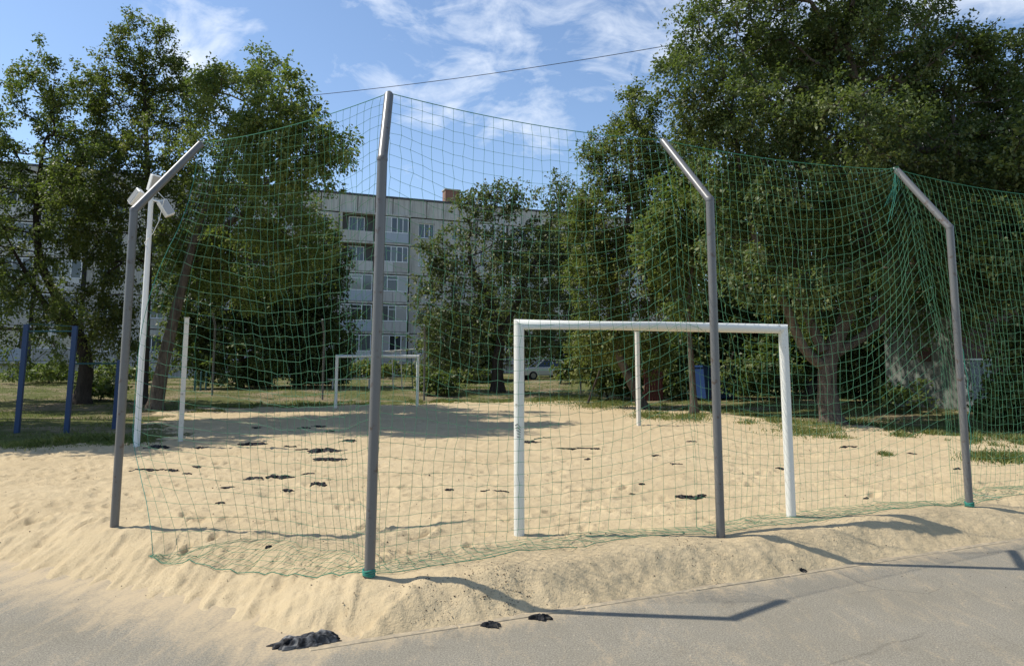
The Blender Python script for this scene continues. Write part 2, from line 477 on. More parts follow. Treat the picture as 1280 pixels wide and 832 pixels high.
def sand_low(x, y):
    """sand surface without footprints"""
    x = np.asarray(x, float); y = np.asarray(y, float)
    eR, eL = edge_dist(x, y)
    wob = fbm(x * 1.6, y * 1.6, 5, 4) * .10 + fbm(x * 6, y * 6, 8, 3) * .025
    tR = (x - EC.x) * dR.x + (y - EC.y) * dR.y
    wR = .36 + .12 * perlin(tR * 1.1, tR * 0 + .5, 12) + .10 * np.abs(perlin(tR * 3.1, tR * 0 + 2.5, 13)) + .06 * smooth(.6, -.1, tR) + .25 * smooth(3.5, 8, tR)
    fR = (eR + wob) / wR
    fL = (eL + wob * 2.2 - .05) / (1.2 - .5 * smooth(1.6, .2, eR))
    f = np.minimum(fR, fL)
    pr = np.where(fL < fR, 1.5, .8)
    g = np.where(f > 0, smooth(0, 1, np.clip(f, 0, 1)) * .35 + .65 * np.clip(f, 1e-6, 1) ** pr, f * .8)
    g = np.where(f > 1, 1.0, g)
    z = ASZ - .008 + .208 * g
    crest = np.exp(-((eR - .55) / .28) ** 2) * .03 * smooth(-.4, .4, eL) * (1 + 1.2 * perlin(tR * .8, tR * 0, 31))
    z = z + crest + np.clip(f, 0, 1) * (fbm(x * .5, y * .5, 2, 3) * .035 + fbm(x * 2.2, y * 2.2, 9, 3) * .022)
    for q in SETTLE:
        k = np.exp(-(((x - q.x) ** 2 + (y - q.y) ** 2) / .30 ** 2)); z = z * (1 - k) + k * .0
    b = base_z(x, y); far = smooth(9, 13, y)
    sm = sand_mask(x, y)
    z = z + far * b + np.where(y > 9, np.clip(sm * .06, -.30, .02), 0)
    return z


def ground_z(x, y):
    x = np.asarray(x, float); y = np.asarray(y, float)
    eR, eL = edge_dist(x, y); e = np.minimum(eR, eL)
    z = base_z(x, y) + fbm(x * .6, y * .6, 14, 3) * .02
    sm = sand_mask(x, y)
    z = z - .32 * smooth(.2, 1.6, sm)
    return np.where(e < 1.2, -.55, z)


def gz(x, y):
    """height of what lies on top at x, y"""
    x = np.asarray(x, float); y = np.asarray(y, float)
    a = np.maximum(sand_low(x, y), ground_z(x, y))
    return np.maximum(a, np.where(y < 12, ASZ, -9))


def foot(px, py):
    """point of the terrain under a photo pixel"""
    d = ray(px, py); t = np.geomspace(2, 200, 2400)
    x = d.x * t; y = d.y * t; z = EYE + d.z * t
    i = int(np.argmax(z < gz(x, y)))
    return Vector((x[i], y[i], z[i]))


# ---- ground sheet to the horizon
def sinh_axis(lo, hi, n, k):
    u = np.linspace(-1, 1, n); s = np.sinh(k * u) / np.sinh(k)
    return np.where(s < 0, -s * lo, s * hi)


def grid_obj(name, X, Y, Z, material, attrs=None, kind='structure'):
    r, c_ = X.shape
    V = np.stack([X, Y, Z], -1).reshape(-1, 3)
    i = np.arange(r - 1)[:, None] * c_ + np.arange(c_ - 1)[None]
    F = np.stack([i, i + 1, i + c_ + 1, i + c_], -1).reshape(-1, 4)
    o = mesh_np(name, V, F, material, attrs=attrs, smoothed=True)
    return tag(o, kind=kind)


gx = sinh_axis(-900, 900, 300, 5.0); gy = 20 + sinh_axis(-200, 1200, 300, 5.0)
X, Y = np.meshgrid(gx, gy)
Zg = ground_z(X, Y)
tag(grid_obj('ground', X, Y, Zg, M['earth']), 'worn earth and thin dry grass around the sand court', 'ground')

# ---- asphalt
ax_ = sinh_axis(-160, 160, 260, 4.5); ay = 4 + sinh_axis(-90, 7.5, 160, 3.0)
X, Y = np.meshgrid(ax_, ay)
eR, eL = edge_dist(X, Y)
dist = np.maximum(-eR, -eL)
dl = np.clip(1.05 - np.maximum(0, -eL) / 1.5, 0, 1) * (eL < eR + 10)
dust = np.maximum(np.exp(-np.maximum(0, -eR) / .22) * .8, 0)
dust = np.where(-eL > -eR, np.maximum(np.clip(.86 - np.maximum(0, -eL) / 1.1, 0, 1), .1), dust)
dust = np.clip(np.maximum(dust, .2), 0, 1)
tag(grid_obj('asphalt', X, Y, np.full_like(X, ASZ) + fbm(X * .5, Y * .5, 40, 2) * .004, M['asphalt'], {'dust': ('POINT', dust.ravel())}),
    'grey asphalt dusted with blown sand in front of the court', 'asphalt')

# ---- flush kerb stones along the right-hand edge
kerb = tag(empty('kerb', EC), 'row of sunken kerb stones between asphalt and sand', 'kerb', kind='structure')
for k in range(14):
    p = EC + dR * (k * 1.0 - .2) - nR * .015
    o = MB().box((.002, -.035, -.15), (.996, .03, .004 + .004 * RND.random())).build('kerb_stone', M['kerb'], kerb, bevel=.008)
    o.location = p - EC + Vector((0, 0, 0)); o.rotation_euler = (RND.uniform(-.01, .01), 0, math.atan2(dR.y, dR.x) + RND.uniform(-.004, .004))

# ---- sand sheet with footprints
ang = np.concatenate([np.linspace(-1.7, -.95, 60)[:-1], np.linspace(-.95, .95, 560), np.linspace(.95, 1.7, 60)[1:]])
rr = np.geomspace(3.4, 46, 560)
A_, R_ = np.meshgrid(ang, rr)
X = A_ * R_; Y = R_ + 0 * A_
Z = sand_low(X, Y)
eR, eL = edge_dist(X, Y); e = np.minimum(eR, eL)
ins = smooth(.25, 1.1, e)
for q_ in SETTLE: ins = ins * (1 - .8 * np.exp(-(((X - q_.x) ** 2 + (Y - q_.y) ** 2) / .22 ** 2)))
foot_h = np.zeros_like(Z)
nf = 3400
fy = rng.uniform(0, 1, nf) ** .62 * 21 + 5.0; fx = rng.uniform(-.98, .98, nf) * fy
fa = rng.uniform(0, np.pi, nf); fs = rng.uniform(.6, 1.15, nf); fd = rng.uniform(.016, .044, nf)
lr = np.log(rr)
for k in range(nf):
    i0, i1 = np.searchsorted(rr, [fy[k] - .42, fy[k] + .42])
    j0, j1 = np.searchsorted(ang, [(fx[k] - .42) / fy[k] - .02, (fx[k] + .42) / fy[k] + .02])
    if i1 - i0 < 2 or j1 - j0 < 2: continue
    dx = X[i0:i1, j0:j1] - fx[k]; dy = Y[i0:i1, j0:j1] - fy[k]
    ca, sa = math.cos(fa[k]), math.sin(fa[k])
    a = (dx * ca + dy * sa) / (.13 * fs[k]); b = (-dx * sa + dy * ca) / (.055 * fs[k])
    q = np.sqrt(a * a + b * b)
    foot_h[i0:i1, j0:j1] += fd[k] * (-np.exp(-q ** 3) + .55 * np.exp(-((q - 1.45) / .38) ** 2))
foot_h = np.clip(foot_h, -.06, .045)
Z = Z + ins * foot_h + ins * (fbm(X * 1.9, Y * 1.9, 51, 3, .6) * .018 + np.abs(fbm(X * 6, Y * 6, 52, 2, .6)) * .024 - .01 + fbm(X * 13, Y * 13, 53, 2, .6) * .011)
# slumped runnels on the bank, running down its slope
tt = (X - EC.x) * dR.x + (Y - EC.y) * dR.y
tl = (X - EC.x) * dL.x + (Y - EC.y) * dL.y
bankR = smooth(-.05, .08, eR) * smooth(.62, .28, eR) * (eR < eL + .2)
bankL = smooth(.0, .15, eL) * smooth(1.5, .7, eL) * (eL < eR)
Z = Z + bankR * (fbm(tt * 7 + eR * 1.2, eR * .9, 61, 4, .65) * .024) + bankL * (fbm(tl * 5 + eL * 3.2, eL * .7, 63, 4, .6) * .034)
Z = Z - (bankR + bankL) * ins * 0
tag(grid_obj('sand_court', X, Y, Z, M['sand']), 'pale yellow sand of the court with trodden footprints and spilled bank', 'sand')


def sand_top(x, y):
    """height of the finished sand mesh"""
    i = int(np.clip(np.searchsorted(rr, y), 1, len(rr) - 1)); j = int(np.clip(np.searchsorted(ang, x / max(y, .1)), 1, len(ang) - 1))
    return float(max(Z[i, j], Z[i - 1, j - 1], ASZ))


# ------------------------------------------------------------------ net posts
def norm_of(a, b):
    d = (b - a).normalized(); return Vector((-d.y, d.x, 0))


P1, P2, P3, P4 = gnd(143, 658), gnd(461, 720), gnd(901, 671), gnd(1212, 633)
P5 = P4 + (P4 - P3) * 1.0
BEND = 3.2
posts = [
    (P1, norm_of(P1, P2) * .74, .92, Vector((0, 0, 0)), 'grey net post at the free left end of the net, beside the floodlight mast'),
    (P2, Vector((-.04, .46, 0)), .72, Vector((.035, 0, .05)), 'grey net post at the court corner with the long shadow on the asphalt'),
    (P3, norm_of(P2, P3) * .76, .82, Vector((0, 0, .01)), 'grey bent net post standing in front of the white crossbar'),
    (P4, norm_of(P3, P4) * .64, .86, Vector((0, 0, .02)), 'grey bent net post where the net bunches at the tip, before the plastered shed'),
    (P5, norm_of(P3, P4) * .64, .86, Vector((0, 0, 0)), 'grey bent net post farthest along the net past the shed'),
]
tips = []; bases = []
for p, off, h, lean, lab in posts:
    root = tag(empty('net_post', p), lab, 'post', 'bent grey posts that carry the net')
    bend = Vector((lean.x, lean.y, BEND + lean.z)); tip = bend + Vector((off.x, off.y, h))
    ub = MB(); d0 = bend.normalized(); d1 = (tip - bend).normalized()
    # upright with a mitred head, arm with a mitred foot
    full = MB().sweep([(0, 0, -.5), bend, tip], .0405, 28, cap=False)
    n_ = 28
    for nm, rows in (('upright', (0, 1)), ('arm', (1, 2))):
        b2 = MB(); b2.v = [full.v[r * n_ + k] for r in rows for k in range(n_)]
        b2.f = [(k, (k + 1) % n_, n_ + (k + 1) % n_, n_ + k) for k in range(n_)] + [tuple(reversed(range(n_))), tuple(n_ + k for k in range(n_))]
        b2.build(nm, M['grey_paint'], root, sm=.7)
    MB().sweep([bend - d0 * .012, bend, bend + d1 * .012],   .0435, 24, cap=False).build('weld_bead', M['grey_paint'], root, sm=.9)
    eb = MB(); ring = [tip + d1 * (.035 + .022 * math.cos(a)) + Vector((0, 0, 1)).cross(d1).normalized() * (.022 * math.sin(a)) for a in np.linspace(0, 2 * math.pi, 13)]
    eb.sweep(ring, .005, 6, cap=False); eb.sweep([tip - d1 * .01, tip + d1 * .015], .012, 8)
    eb.build('eye_bolt', M['galv'], root)
    tips.append(p + tip + d1 * .03); bases.append(p.copy())

# ------------------------------------------------------------------ the nets
CELL = .105


def build_net(A, Bt, a, b, label, lift0, lift1, seed, gin=(.12, .5, .12), edge_pull=None, sag=.07, slack=1.04, gather0=0, gather1=0, hangs=.86):
    """A,Bt tips; a,b foot points of the net edge on the sand"""
    Wd = (Bt - A).length; C = int(Wd * slack / CELL) + 1; R = int(4.55 / CELL)
    u = np.linspace(0, 1, C)[None, :].repeat(R, 0); v = np.linspace(0, 1, R)[:, None].repeat(C, 1)
    nn = norm_of(a, b); dd = (b - a).normalized()
    hv = np.clip(v / hangs, 0, 1); lv = np.clip((v - hangs) / (1 - hangs), 0, 1)
    ug = u + gather0 * np.exp(-u / .12) * np.exp(-hv / .25) * -u + gather1 * np.exp(-(1 - u) / .12) * np.exp(-hv / .25) * (1 - u)

    def lerp3(p, q, t): return np.stack([p[i] + (q[i] - p[i]) * t for i in range(3)], -1)
    T = lerp3(A, Bt, ug); T[..., 2] -= sag * 4 * u * (1 - u)
    gu = np.interp(u, [0, .25, .75, 1], [gin[0], gin[1], gin[1], gin[2]]) + .10 * perlin(u * 4, u * 0, seed + 5) * np.sin(np.pi * u)
    L = lerp3(a, b, u) + np.array(nn)[None, None] * (.03 + .06 * perlin(u * 5, u * 0 + 2, seed + 6)[..., None])
    G = lerp3(a, b, u) + np.array(nn)[None, None] * gu[..., None]
    tx = hv[..., None]
    prof = tx ** 1.0
    P = T + (G - T) * prof
    lift = lift0 * np.exp(-(u / .16) ** 1.3) + lift1 * np.exp(-((1 - u) / .16) ** 1.3)
    P[..., 2] += lift * np.sin(np.pi * np.clip(hv, 0, 1)) ** .8 * (1 - .25 * hv)
    P[..., 2] -= .12 * np.sin(np.pi * u) * np.sin(np.pi * hv)
    # folds and billow
    bil = .10 * fbm(u * 2.2, v * 1.2, seed, 2) + .05 * fbm(u * 7, v * 2.5, seed + 1, 2)
    env = np.sin(np.pi * np.clip(hv, 0, 1)) ** .6
    P += np.array(nn)[None, None] * (bil * env * 1.6 - .10 * env)[..., None]
    P += np.array(dd)[None, None] * ((.045 * fbm(u * 3, v * 3, seed + 2, 3) + .010 * rng.standard_normal(u.shape)) * env)[..., None]
    P[..., 2] += (.05 * fbm(u * 4, v * 3, seed + 3, 3) + .008 * rng.standard_normal(u.shape)) * env
    # part lying on the sand
    Q = G + (L - G) * lv[..., None]
    wob = np.sin(np.pi * np.clip(lv, 0, 1))
    Q += np.array(dd)[None, None] * (.09 * fbm(u * 12, lv * 2, seed + 7, 2) * wob)[..., None]
    Q += np.array(nn)[None, None] * (.07 * fbm(u * 10, lv * 2 + 4, seed + 8, 2) * wob)[..., None]
    P = np.where(lv[..., None] > 0, Q, P)
    if edge_pull is not None:
        w = np.exp(-(u / .13) ** 1.5) * np.where(P[..., 2] > edge_pull[2], np.exp(-(np.maximum(0, P[..., 2] - edge_pull[2]) / 1.9) ** 4), np.exp(-((P[..., 2] - edge_pull[2]) / .6) ** 2))
        P += (np.array(edge_pull)[None, None] - P) * w[..., None] * np.array([1, 1, 0])
    sz = np.array([[sand_top(P[i, j, 0], P[i, j, 1]) for j in range(C)] for i in range(R)])
    lowz = sz + .008 + .035 * np.abs(fbm(u * 14, v * 22, seed + 9, 2)) * (lv > 0) * np.sin(np.pi * np.clip(lv * .9 + .05, 0, 1))
    P[..., 2] = np.where(lv > 0, lowz, np.maximum(P[..., 2], lowz))
    org = A * .5 + Bt * .5; org = Vector((org.x, org.y, 0)); root = tag(empty('net', org), label, 'net', 'green net panels hung between the bent posts')
    O = np.array(org)[None, None]; P = P - O
    h0 = P[:, :-1].reshape(-1, 3); h1 = P[:, 1:].reshape(-1, 3); v0 = P[:-1].reshape(-1, 3); v1 = P[1:].reshape(-1, 3)
    V, F = tubes(np.concatenate([h0, v0]), np.concatenate([h1, v1]), .0018, .0018, 3)
    kn = P.reshape(-1, 3); V2, F2 = tubes(kn - [0, 0, .003], kn + [0, 0, .003], .0027, .0027, 4)
    o = mesh_np('net_mesh', V, F, M['net'], root); o['kind'] = 'stuff'
    o = mesh_np('net_knots', V2, F2, M['net'], root); o['kind'] = 'stuff'
    MB().sweep([Vector(p) for p in P[0]], .0038, 6).build('top_rope', M['net_rope'], root)
    # rope is laced to the first row of meshes
    MB().sweep([Vector(p) + Vector((0, 0, .002)) for p in P[-1]], .0035, 6).build('bottom_rope', M['net_rope'], root)
    return root, P, org


E1 = gnd(188, 683)
n1, NP1, NO1 = build_net(tips[0], tips[1], E1, P2 + Vector((-.06, .05, 0)), 'green net panel hung between the free-end post and the corner post', .10, .12, 101,
               gin=(.06, .62, .25), edge_pull=(P1.x + .10, P1.y + .05, .95), hangs=.85)
n2, NP2, NO2 = build_net(tips[1], tips[2], P2 + Vector((.06, .05, 0)), P3 + NV * .06, 'green net panel hung in front of the near white goal', .12, .30, 202, gin=(.25, .55, .3))
n3, NP3, NO3 = build_net(tips[2], tips[3], P3 + NV * .06, P4 + NV * .06, 'green net panel sagging in deep curves towards the bunched tip', .30, 1.0, 303, gin=(.3, .5, .15), gather1=.55, slack=1.12)
n4, NP4, NO4 = build_net(tips[3], tips[4], P4 + NV * .06, P5 + NV * .06, 'green net panel in front of the shed beyond the last bent post in view', .55, .2, 404, gin=(.15, .5, .3), gather0=.5)
# free edge cord of the first net
MB().sweep([Vector(p) for p in NP1[:, 0]], .003, 6).build('edge_rope', M['teal_tie'], n1)
MB().sweep([Vector(p) + Vector((.012 * math.sin(i * 2.1), 0, .0)) for i, p in enumerate(NP4[20:, 7])], .004, 6).build('seam_cord', M['teal_tie'], n4)
# ties of teal cord
for c_, nm, rad, root, oo in ((P2 + Vector((0, 0, .012)), 'tie', .045, n2, NO2), (P4 + Vector((0, 0, .012)), 'tie', .045, n3, NO3)):
    mb = MB()
    for q in range(4):
        mb.sweep([c_ - oo + Vector((math.cos(a) * rad, math.sin(a) * rad, .012 * q + .006 * math.sin(a * 2 + q))) for a in np.linspace(0, 2 * math.pi, 20)], .006, 6, cap=False)
    mb.build(nm, M['teal_tie'], root)
mb = MB()
for q in range(7):
    a = tips[3] - NO3; e_ = Vector((RND.uniform(-.18, .02), RND.uniform(-.08, .08), -RND.uniform(.25, .75)))
    mb.sweep([a, a + e_ * .5 + Vector((.03, 0, -.02)), a + e_], .0028, 5)
mb.build('lashing', M['teal_tie'], n3)


# ------------------------------------------------------------------ goals, posts, mast
def goal(a, b, h, r, label):
    rz = math.atan2((b - a).y, (b - a).x); w = Vector((b.x - a.x, b.y - a.y, 0)).length
    root = tag(empty('handball_goal', a, rz), label, 'goal', 'white handball goals')
    hc = h - r
    L = MB().sweep([(0, 0, -.45), (0, 0, hc), (w / 2, 0, hc + .004), (w, 0, hc), (w, 0, -.45)], r, 28, cap=False); n_ = 28
    for nm, rows in (('post', (0, 1)), ('crossbar', (1, 2, 3)), ('post', (3, 4))):
        b2 = MB(); b2.v = [L.v[r_ * n_ + k] for r_ in rows for k in range(n_)]
        for s in range(len(rows) - 1):
            b2.f += [(s * n_ + k, s * n_ + (k + 1) % n_, (s + 1) * n_ + (k + 1) % n_, (s + 1) * n_ + k) for k in range(n_)]
        b2.build(nm, M['white_paint'], root, sm=.8)
    return root


g = goal(gnd(649, 668), gnd(989, 645), 2.04, .05, 'white tubular handball goal standing just behind the green net')
m_ = MB()
for q in range(5):
    m_.sweep([(-.047 + .004 * q, -.022 - .007 * (q % 3), 1.02 - .022 * q), (-.03, -.043, 1.035 - .03 * q), (.0, -.0512, 1.0 - .022 * q)], .003, 4)
m_.build('scribble', M['cable'], g)
goal(gnd(419.5, 510), gnd(521.5, 508), 2.04, .06, 'small white goal at the far end of the sand by the grass')

for px, py, h, lab in ((225.5, 552, 2.62, 'old white square post for a volleyball net near the floodlight mast'),
                       (798.5, 532, 2.52, 'old white square post for a volleyball net behind the near goal')):
    p = gnd(px, py); r = tag(empty('volleyball_post', p, math.atan2(B.y, B.x)), lab, 'post', 'white volleyball posts')
    MB().box((-.048, -.048, -.4), (.048, .048, h)).build('shaft', M['white_old'], r, bevel=.008)
    MB().box((-.06, -.06, h), (.06, .06, h + .012)).build('cap', M['white_old'], r)
    MB().sweep([(0, -.055, h - .12), (0, -.10, h - .13), (0, -.11, h - .10)], .008, 6).build('hook', M['galv'], r)
    MB().sweep([(0, -.055, 1.0), (0, -.10, .99), (0, -.11, 1.02)], .008, 6).build('hook', M['galv'], r)

p = gnd(170.5, 559); H_ = 5.42
r = tag(empty('floodlight_mast', p), 'slim white floodlight mast with three box lamps beside the court', 'light mast')
MB().sweep([(0, 0, -.4), (0, 0, 2.6), (0, 0, H_)], [.06, .056, .046], 24).build('mast', M['lamp_white'], r, sm=.8)
MB().sweep([(-.26, 0, H_ - .40), (.24, 0, H_ - .5)], .022, 10).build('bracket', M['lamp_white'], r)


def lamp(c, rot):
    o = MB().box((-.13, -.09, -.24), (.13, .09, .24)).build('floodlight', M['lamp_white'], r, bevel=.02)
    o.location = c; o.rotation_euler = rot; o.scale = (.72, .72, .72)
    w = MB().box((-.105, -.1, -.21), (.105, -.088, .21)).build('lamp_glass', M['glass_lamp'], o)
    fins = MB()
    for q in range(6): fins.box((-.11, .085, -.2 + q * .075), (.11, .12, -.185 + q * .075))
    fins.build('cooling_fins', M['lamp_white'], o)
    return o


lamp((.07, -.06, H_ - .12), (.35, .06, .9))
lamp((-.30, -.02, H_ - .40), (-.3, .62, -.7))
lamp((.30, .03, H_ - .62), (-.25, -.5, .9))
wr = MB()
wr.sweep([(.05, -.03, H_ - .2), (.32, -.10, H_ - .45), (.2, -.03, H_ - .9), (.1, -.04, H_ - 1.15), (-.05, -.06, H_ - 1.35), (.06, -.05, H_ - 1.6)], .007, 6)
wr.build('lamp_cable', M['lamp_white'], r)

# blue pull-up frame on the grass
p0 = foot(21, 541); p1 = foot(83, 541); p2 = foot(143, 536)
r = tag(empty('pull_up_bars', p0), 'blue pull-up bar frame of two heights on the grass', 'pull-up bars')
for q, h in ((p0, 2.62), (p1, 2.58), (p2, 1.75)):
    o = MB().box((-.055, -.055, -.4), (.055, .055, h)).build('post', M['blue_paint'], r, bevel=.01)
    o.location = q - p0; o.rotation_euler = (0, .012, .25)
a0 = p1 - p0; a1 = p2 - p0
MB().sweep([(.02, 0, 2.45), (a0.x, a0.y, a0.z + 2.45)], .018, 10).build('bar', M['teal_paint'], r)
MB().sweep([(a0.x, a0.y, a0.z + 1.66), (a1.x, a1.y, a1.z + 1.66)], .018, 10).build('bar', M['teal_paint'], r)
MB().sweep([(.02, 0, 2.60), (.06, 0.02, 2.64), (a0.x, a0.y, a0.z + 2.57)], .008, 6).build('brace', M['teal_paint'], r)

# thin posts along the far edge of the court
for px, py, h, lab in ((265, 494, 3.9, 'thin grey bent post beside the low green stakes'), (403, 500, 3.6, 'thin grey bent post between the dark dense tree and the small far goal'),
                       (530, 500, 3.4, 'thin grey bent post beside the small dark bush by the far goal'), (655, 492, 3.4, 'thin grey bent post between the forked fruit tree and the silver car'),
                       (726, 492, 4.2, 'tallest thin grey bent post, beside the dry propped branch')):
    q = foot(px, py); o = MB().sweep([(0, 0, -.3), (0, 0, h - .7), (.02, -.5, h)], .045, 10).build('far_net_post', M['grey_paint'], sm=.7); o.location = q
    tag(o, lab, 'post', 'thin posts along the far edge of the court')


# ------------------------------------------------------------------ apartment blocks
def apartment_block(t0, n_mod, pattern, origin, bdir, storeys, label, attic=True, z0=.55, mod=3.35, st=2.8, plinth=1.35, seed=0, chimneys=()):
    """facade runs along local +x, faces local -y"""
    rz = math.atan2(bdir.y, bdir.x); R = random.Random(seed)
    root = tag(empty('apartment_building', origin + bdir * t0 + Vector((0, 0, z0)), rz), label, 'building', 'grey panel apartment blocks')
    Lx = n_mod * mod; top = plinth + storeys * st; dp = 12.0
    # carcass behind the panels
    MB().box((0.02, .30, -1.5), (Lx - .02, dp, top)).build('wall', M['joint'], root)
    MB().box((-.15, -.05, top + 1.72), (Lx + .15, dp + .1, top + 1.90)).build('roof', M['roofing'], root)
    c_ = {}

    def shared(key, fn):
        if key not in c_: c_[key] = fn()
        return c_[key]

    def put(name, key, fn, loc, parent=root):
        o = link(name, shared(key, fn), parent); o.location = loc; return o

    def win_frame(w, h, bars, transom):
        b = MB(); f = .075
        b.box((0, 0, 0), (w, .07, f)); b.box((0, 0, h - f), (w, .07, h)); b.box((0, 0, f), (f, .07, h - f)); b.box((w - f, 0, f), (w, .07, h - f))
        for x in bars: b.box((x - f * .45, .003, f), (x + f * .45, .067, h - f))
        if transom:
            xs = [f] + [x for x in bars] + [w - f]
            b.box((xs[1] + .035 if len(xs) > 2 else f, .004, h * .72), (xs[-2] - .035 if len(xs) > 2 else w - f, .066, h * .72 + .06))
        return b.mesh('window', M['frame_white'])

    def holed(w, h, x0, x1, z0_, z1, y0, y1):
        b = MB(); b.box((0, y0, 0), (w, y1, z0_)); b.box((0, y0, z1), (w, y1, h)); b.box((0, y0, z0_), (x0, y1, z1)); b.box((x1, y0, z0_), (w, y1, z1))
        me = b.mesh('wall_panel', M['concrete']); return me
    for i in range(n_mod):
        kind = pattern[i % len(pattern)]; x = i * mod
        put('plinth_panel', 'pl', lambda: MB().box((.015, -.06, -1.5), (mod - .015, .298, plinth - .03)).mesh('plinth_panel', M['concrete'], bevel=.01), (x, 0, 0))
        for a in range(2):
            put('attic_panel', 'at', lambda: MB().box((.04, .0, .05), (mod / 2 - .04, .297, 1.70)).mesh('attic_panel', M['concrete'], bevel=.012), (x + a * mod / 2, 0, top))
        for s in range(storeys):
            z = plinth + s * st
            if kind == 'W':
                put('wall_panel', 'wp', lambda: holed(mod - .09, st - .09, .85, 2.45, .85, 2.3, 0, .296), (x + .02, 0, z + .02))
                tr = R.random() < .4
                w = put('window', ('wf', tr), lambda: win_frame(1.6, 1.45, [.62, 1.1] if tr else [.8], False), (x + .87, .12, z + .87))
                put('pane', 'p1', lambda: MB().box((.05, .03, .05), (1.55, .045, 1.4)).mesh('pane', M['pane']), (0, 0, 0), w)
                put('sill', 'sl', lambda: MB().box((.82, -.05, .835), (2.48, .02, .868)).mesh('sill', M['galv']), (x + .02, 0, z))
            else:
                # loggia: slab, parapet of two panels, glazing band
                put('loggia_slab', 'ls', lambda: MB().box((.03, -.55, -.09), (mod - .03, .29, .09)).mesh('loggia_slab', M['concrete'], bevel=.01), (x, 0, z))
                put('side_wall', 'sw', lambda: MB().box((-.09, -.5, .1), (.09, .29, st - .1)).mesh('side_wall', M['concrete']), (x + .13, 0, z))
                clad = R.random()
                if clad < .28:
                    def corr():
                        b = MB(); k = 26
                        for q in range(k):
                            xa = .24 + (mod - .48) * q / k; xb = .24 + (mod - .48) * (q + 1) / k
                            b.box((xa, -.555 - (.02 if q % 2 else 0), .12), (xb, -.52, 1.06))
                        return b.mesh('parapet_panel', M['sheet_blue'])
                    put('parapet_panel', 'pc', corr, (x, 0, z))
                else:
                    for a in range(2):
                        put('parapet_panel', 'pp', lambda: MB().box((.012, -.56, .12), ((mod - .48) / 2 - .012, -.49, 1.06)).mesh('parapet_panel', M['parapet'], bevel=.01), (x + .24 + a * (mod - .48) / 2, 0, z))
                wd = mod - .5; hh = st - 1.06 - .22
                if R.random() < .88:
                    v = R.randrange(4)
                    bars = [[.75, 1.45, 2.1], [.9, 1.9], [.55, 1.2, 1.75, 2.3], [1.05, 1.75]][v]
                    w = put('glazing', ('gl', v), lambda: win_frame(wd, hh, bars, v in (1, 3)), (x + .25, -.54, z + 1.08))
                    xs = [.05] + bars + [wd - .05]
                    for a in range(len(xs) - 1):
                        put('pane', ('gp', v, a), lambda: MB().box((xs[a] + .03, .03, .06), (xs[a + 1] - .03, .042, hh - .06)).mesh('pane', M['pane']), (0, 0, 0), w)
                else:
                    w = put('window', 'bw', lambda: win_frame(1.5, 1.7, [.8], False), (x + .9, .22, z + .8))
                    put('pane', 'bp', lambda: MB().box((.05, .03, .05), (1.45, .045, 1.65)).mesh('pane', M['pane']), (0, 0, 0), w)
                if s == storeys - 1:
                    put('loggia_slab', 'ls', None, (x, 0, z + st - .02))
    for cx, cw, ch in chimneys:
        c = MB().box((cx, 1.2, top + 1.9), (cx + cw, 2.2, top + 1.9 + ch)).build('chimney', M['brick'], root)
        MB().box((cx - .08, 1.12, top + 1.9 + ch), (cx + cw + .08, 2.28, top + 2.02 + ch)).build('chimney_cap', M['concrete'], c)
    # gable ends in plain panels
    for s in range(storeys):
        for q in range(3):
            for xx in (-.13, Lx + .0):
                put('gable_panel', 'ga', lambda: MB().box((0, .02, .02), (.13, dp / 3 - .02, st - .02)).mesh('gable_panel', M['concrete']), (xx, .3 + q * (dp - .3) / 3, plinth + s * st))
    return root


BO = at_y(419, 458, 65.0); BO.z = 0
mod = 3.35
apartment_block(-mod * 12, 24, ['L', 'L', 'W', 'W'], BO, B, 5, 'long five-storey grey panel apartment block behind the court', seed=5, chimneys=((mod * 12 + 10.6, 1.5, 1.5), (mod * 3, 1.5, 1.4)))
BO2 = at_y(1150, 458, 62.0); BO2.z = 0
apartment_block(0, 9, ['W', 'L'], BO2, Vector((.93, -.37, 0)).normalized(), 7, 'taller pale apartment block glimpsed between the leaves behind the shed', seed=9)

# ------------------------------------------------------------------ shed, cabinet, boxes, bench, play frame, car
corner = at_y(1196, 458, 22.5); corner.z = float(gz(np.array([corner.x]), np.array([corner.y]))[0])
r = tag(empty('shed', corner, math.atan2(B.y, B.x)), 'small plastered utility shed with brown front under the trees', 'shed')
MB().box((0, .01, -.4), (.22, 2.6, 3.6)).build('side_wall', M['plaster'], r, bevel=.01)
MB().box((.0, -.25, -.4), (4.4, .0, 3.3)).build('front_wall', M['shed_shade'], r)
MB().box((.23, 2.35, -.4), (4.4, 2.6, 3.6)).build('back_wall', M['plaster'], r)
MB().box((-.22, -.45, 3.62), (4.6, 2.85, 3.78)).build('roof', M['roofing'], r, bevel=.01)
o = MB().box((-.03, .85, 1.5), (-.002, 1.3, 1.95)).build('vent_hatch', M['rust_brown'], r)
dd_ = MB().box((2.5, -.30, 0), (3.5, -.252, 2.1)).build('door', M['rust_brown'], r)
MB().sweep([(2.62, -.31, 1.0), (2.62, -.36, 1.02), (2.62, -.36, 1.14), (2.62, -.31, 1.16)], .012, 6).build('handle', M['galv'], dd_)
cb = at_y(1216, 505, 21.6); cz = float(gz(np.array([cb.x]), np.array([cb.y]))[0])
r = tag(empty('utility_cabinet', (cb.x, cb.y, cz), math.atan2(B.y, B.x)), 'pale scribbled metal cabinet standing in front of the shed', 'cabinet')
MB().box((0, 0, .35), (1.05, .35, 1.55)).build('body', M['cabinet'], r, bevel=.01)
MB().box((-.04, -.04, 1.552), (1.09, .39, 1.6)).build('lid', M['galv'], r)
for x in (.06, .97): MB().box((x - .03, .03, -.2), (x + .03, .3, .348)).build('leg', M['galv'], r)
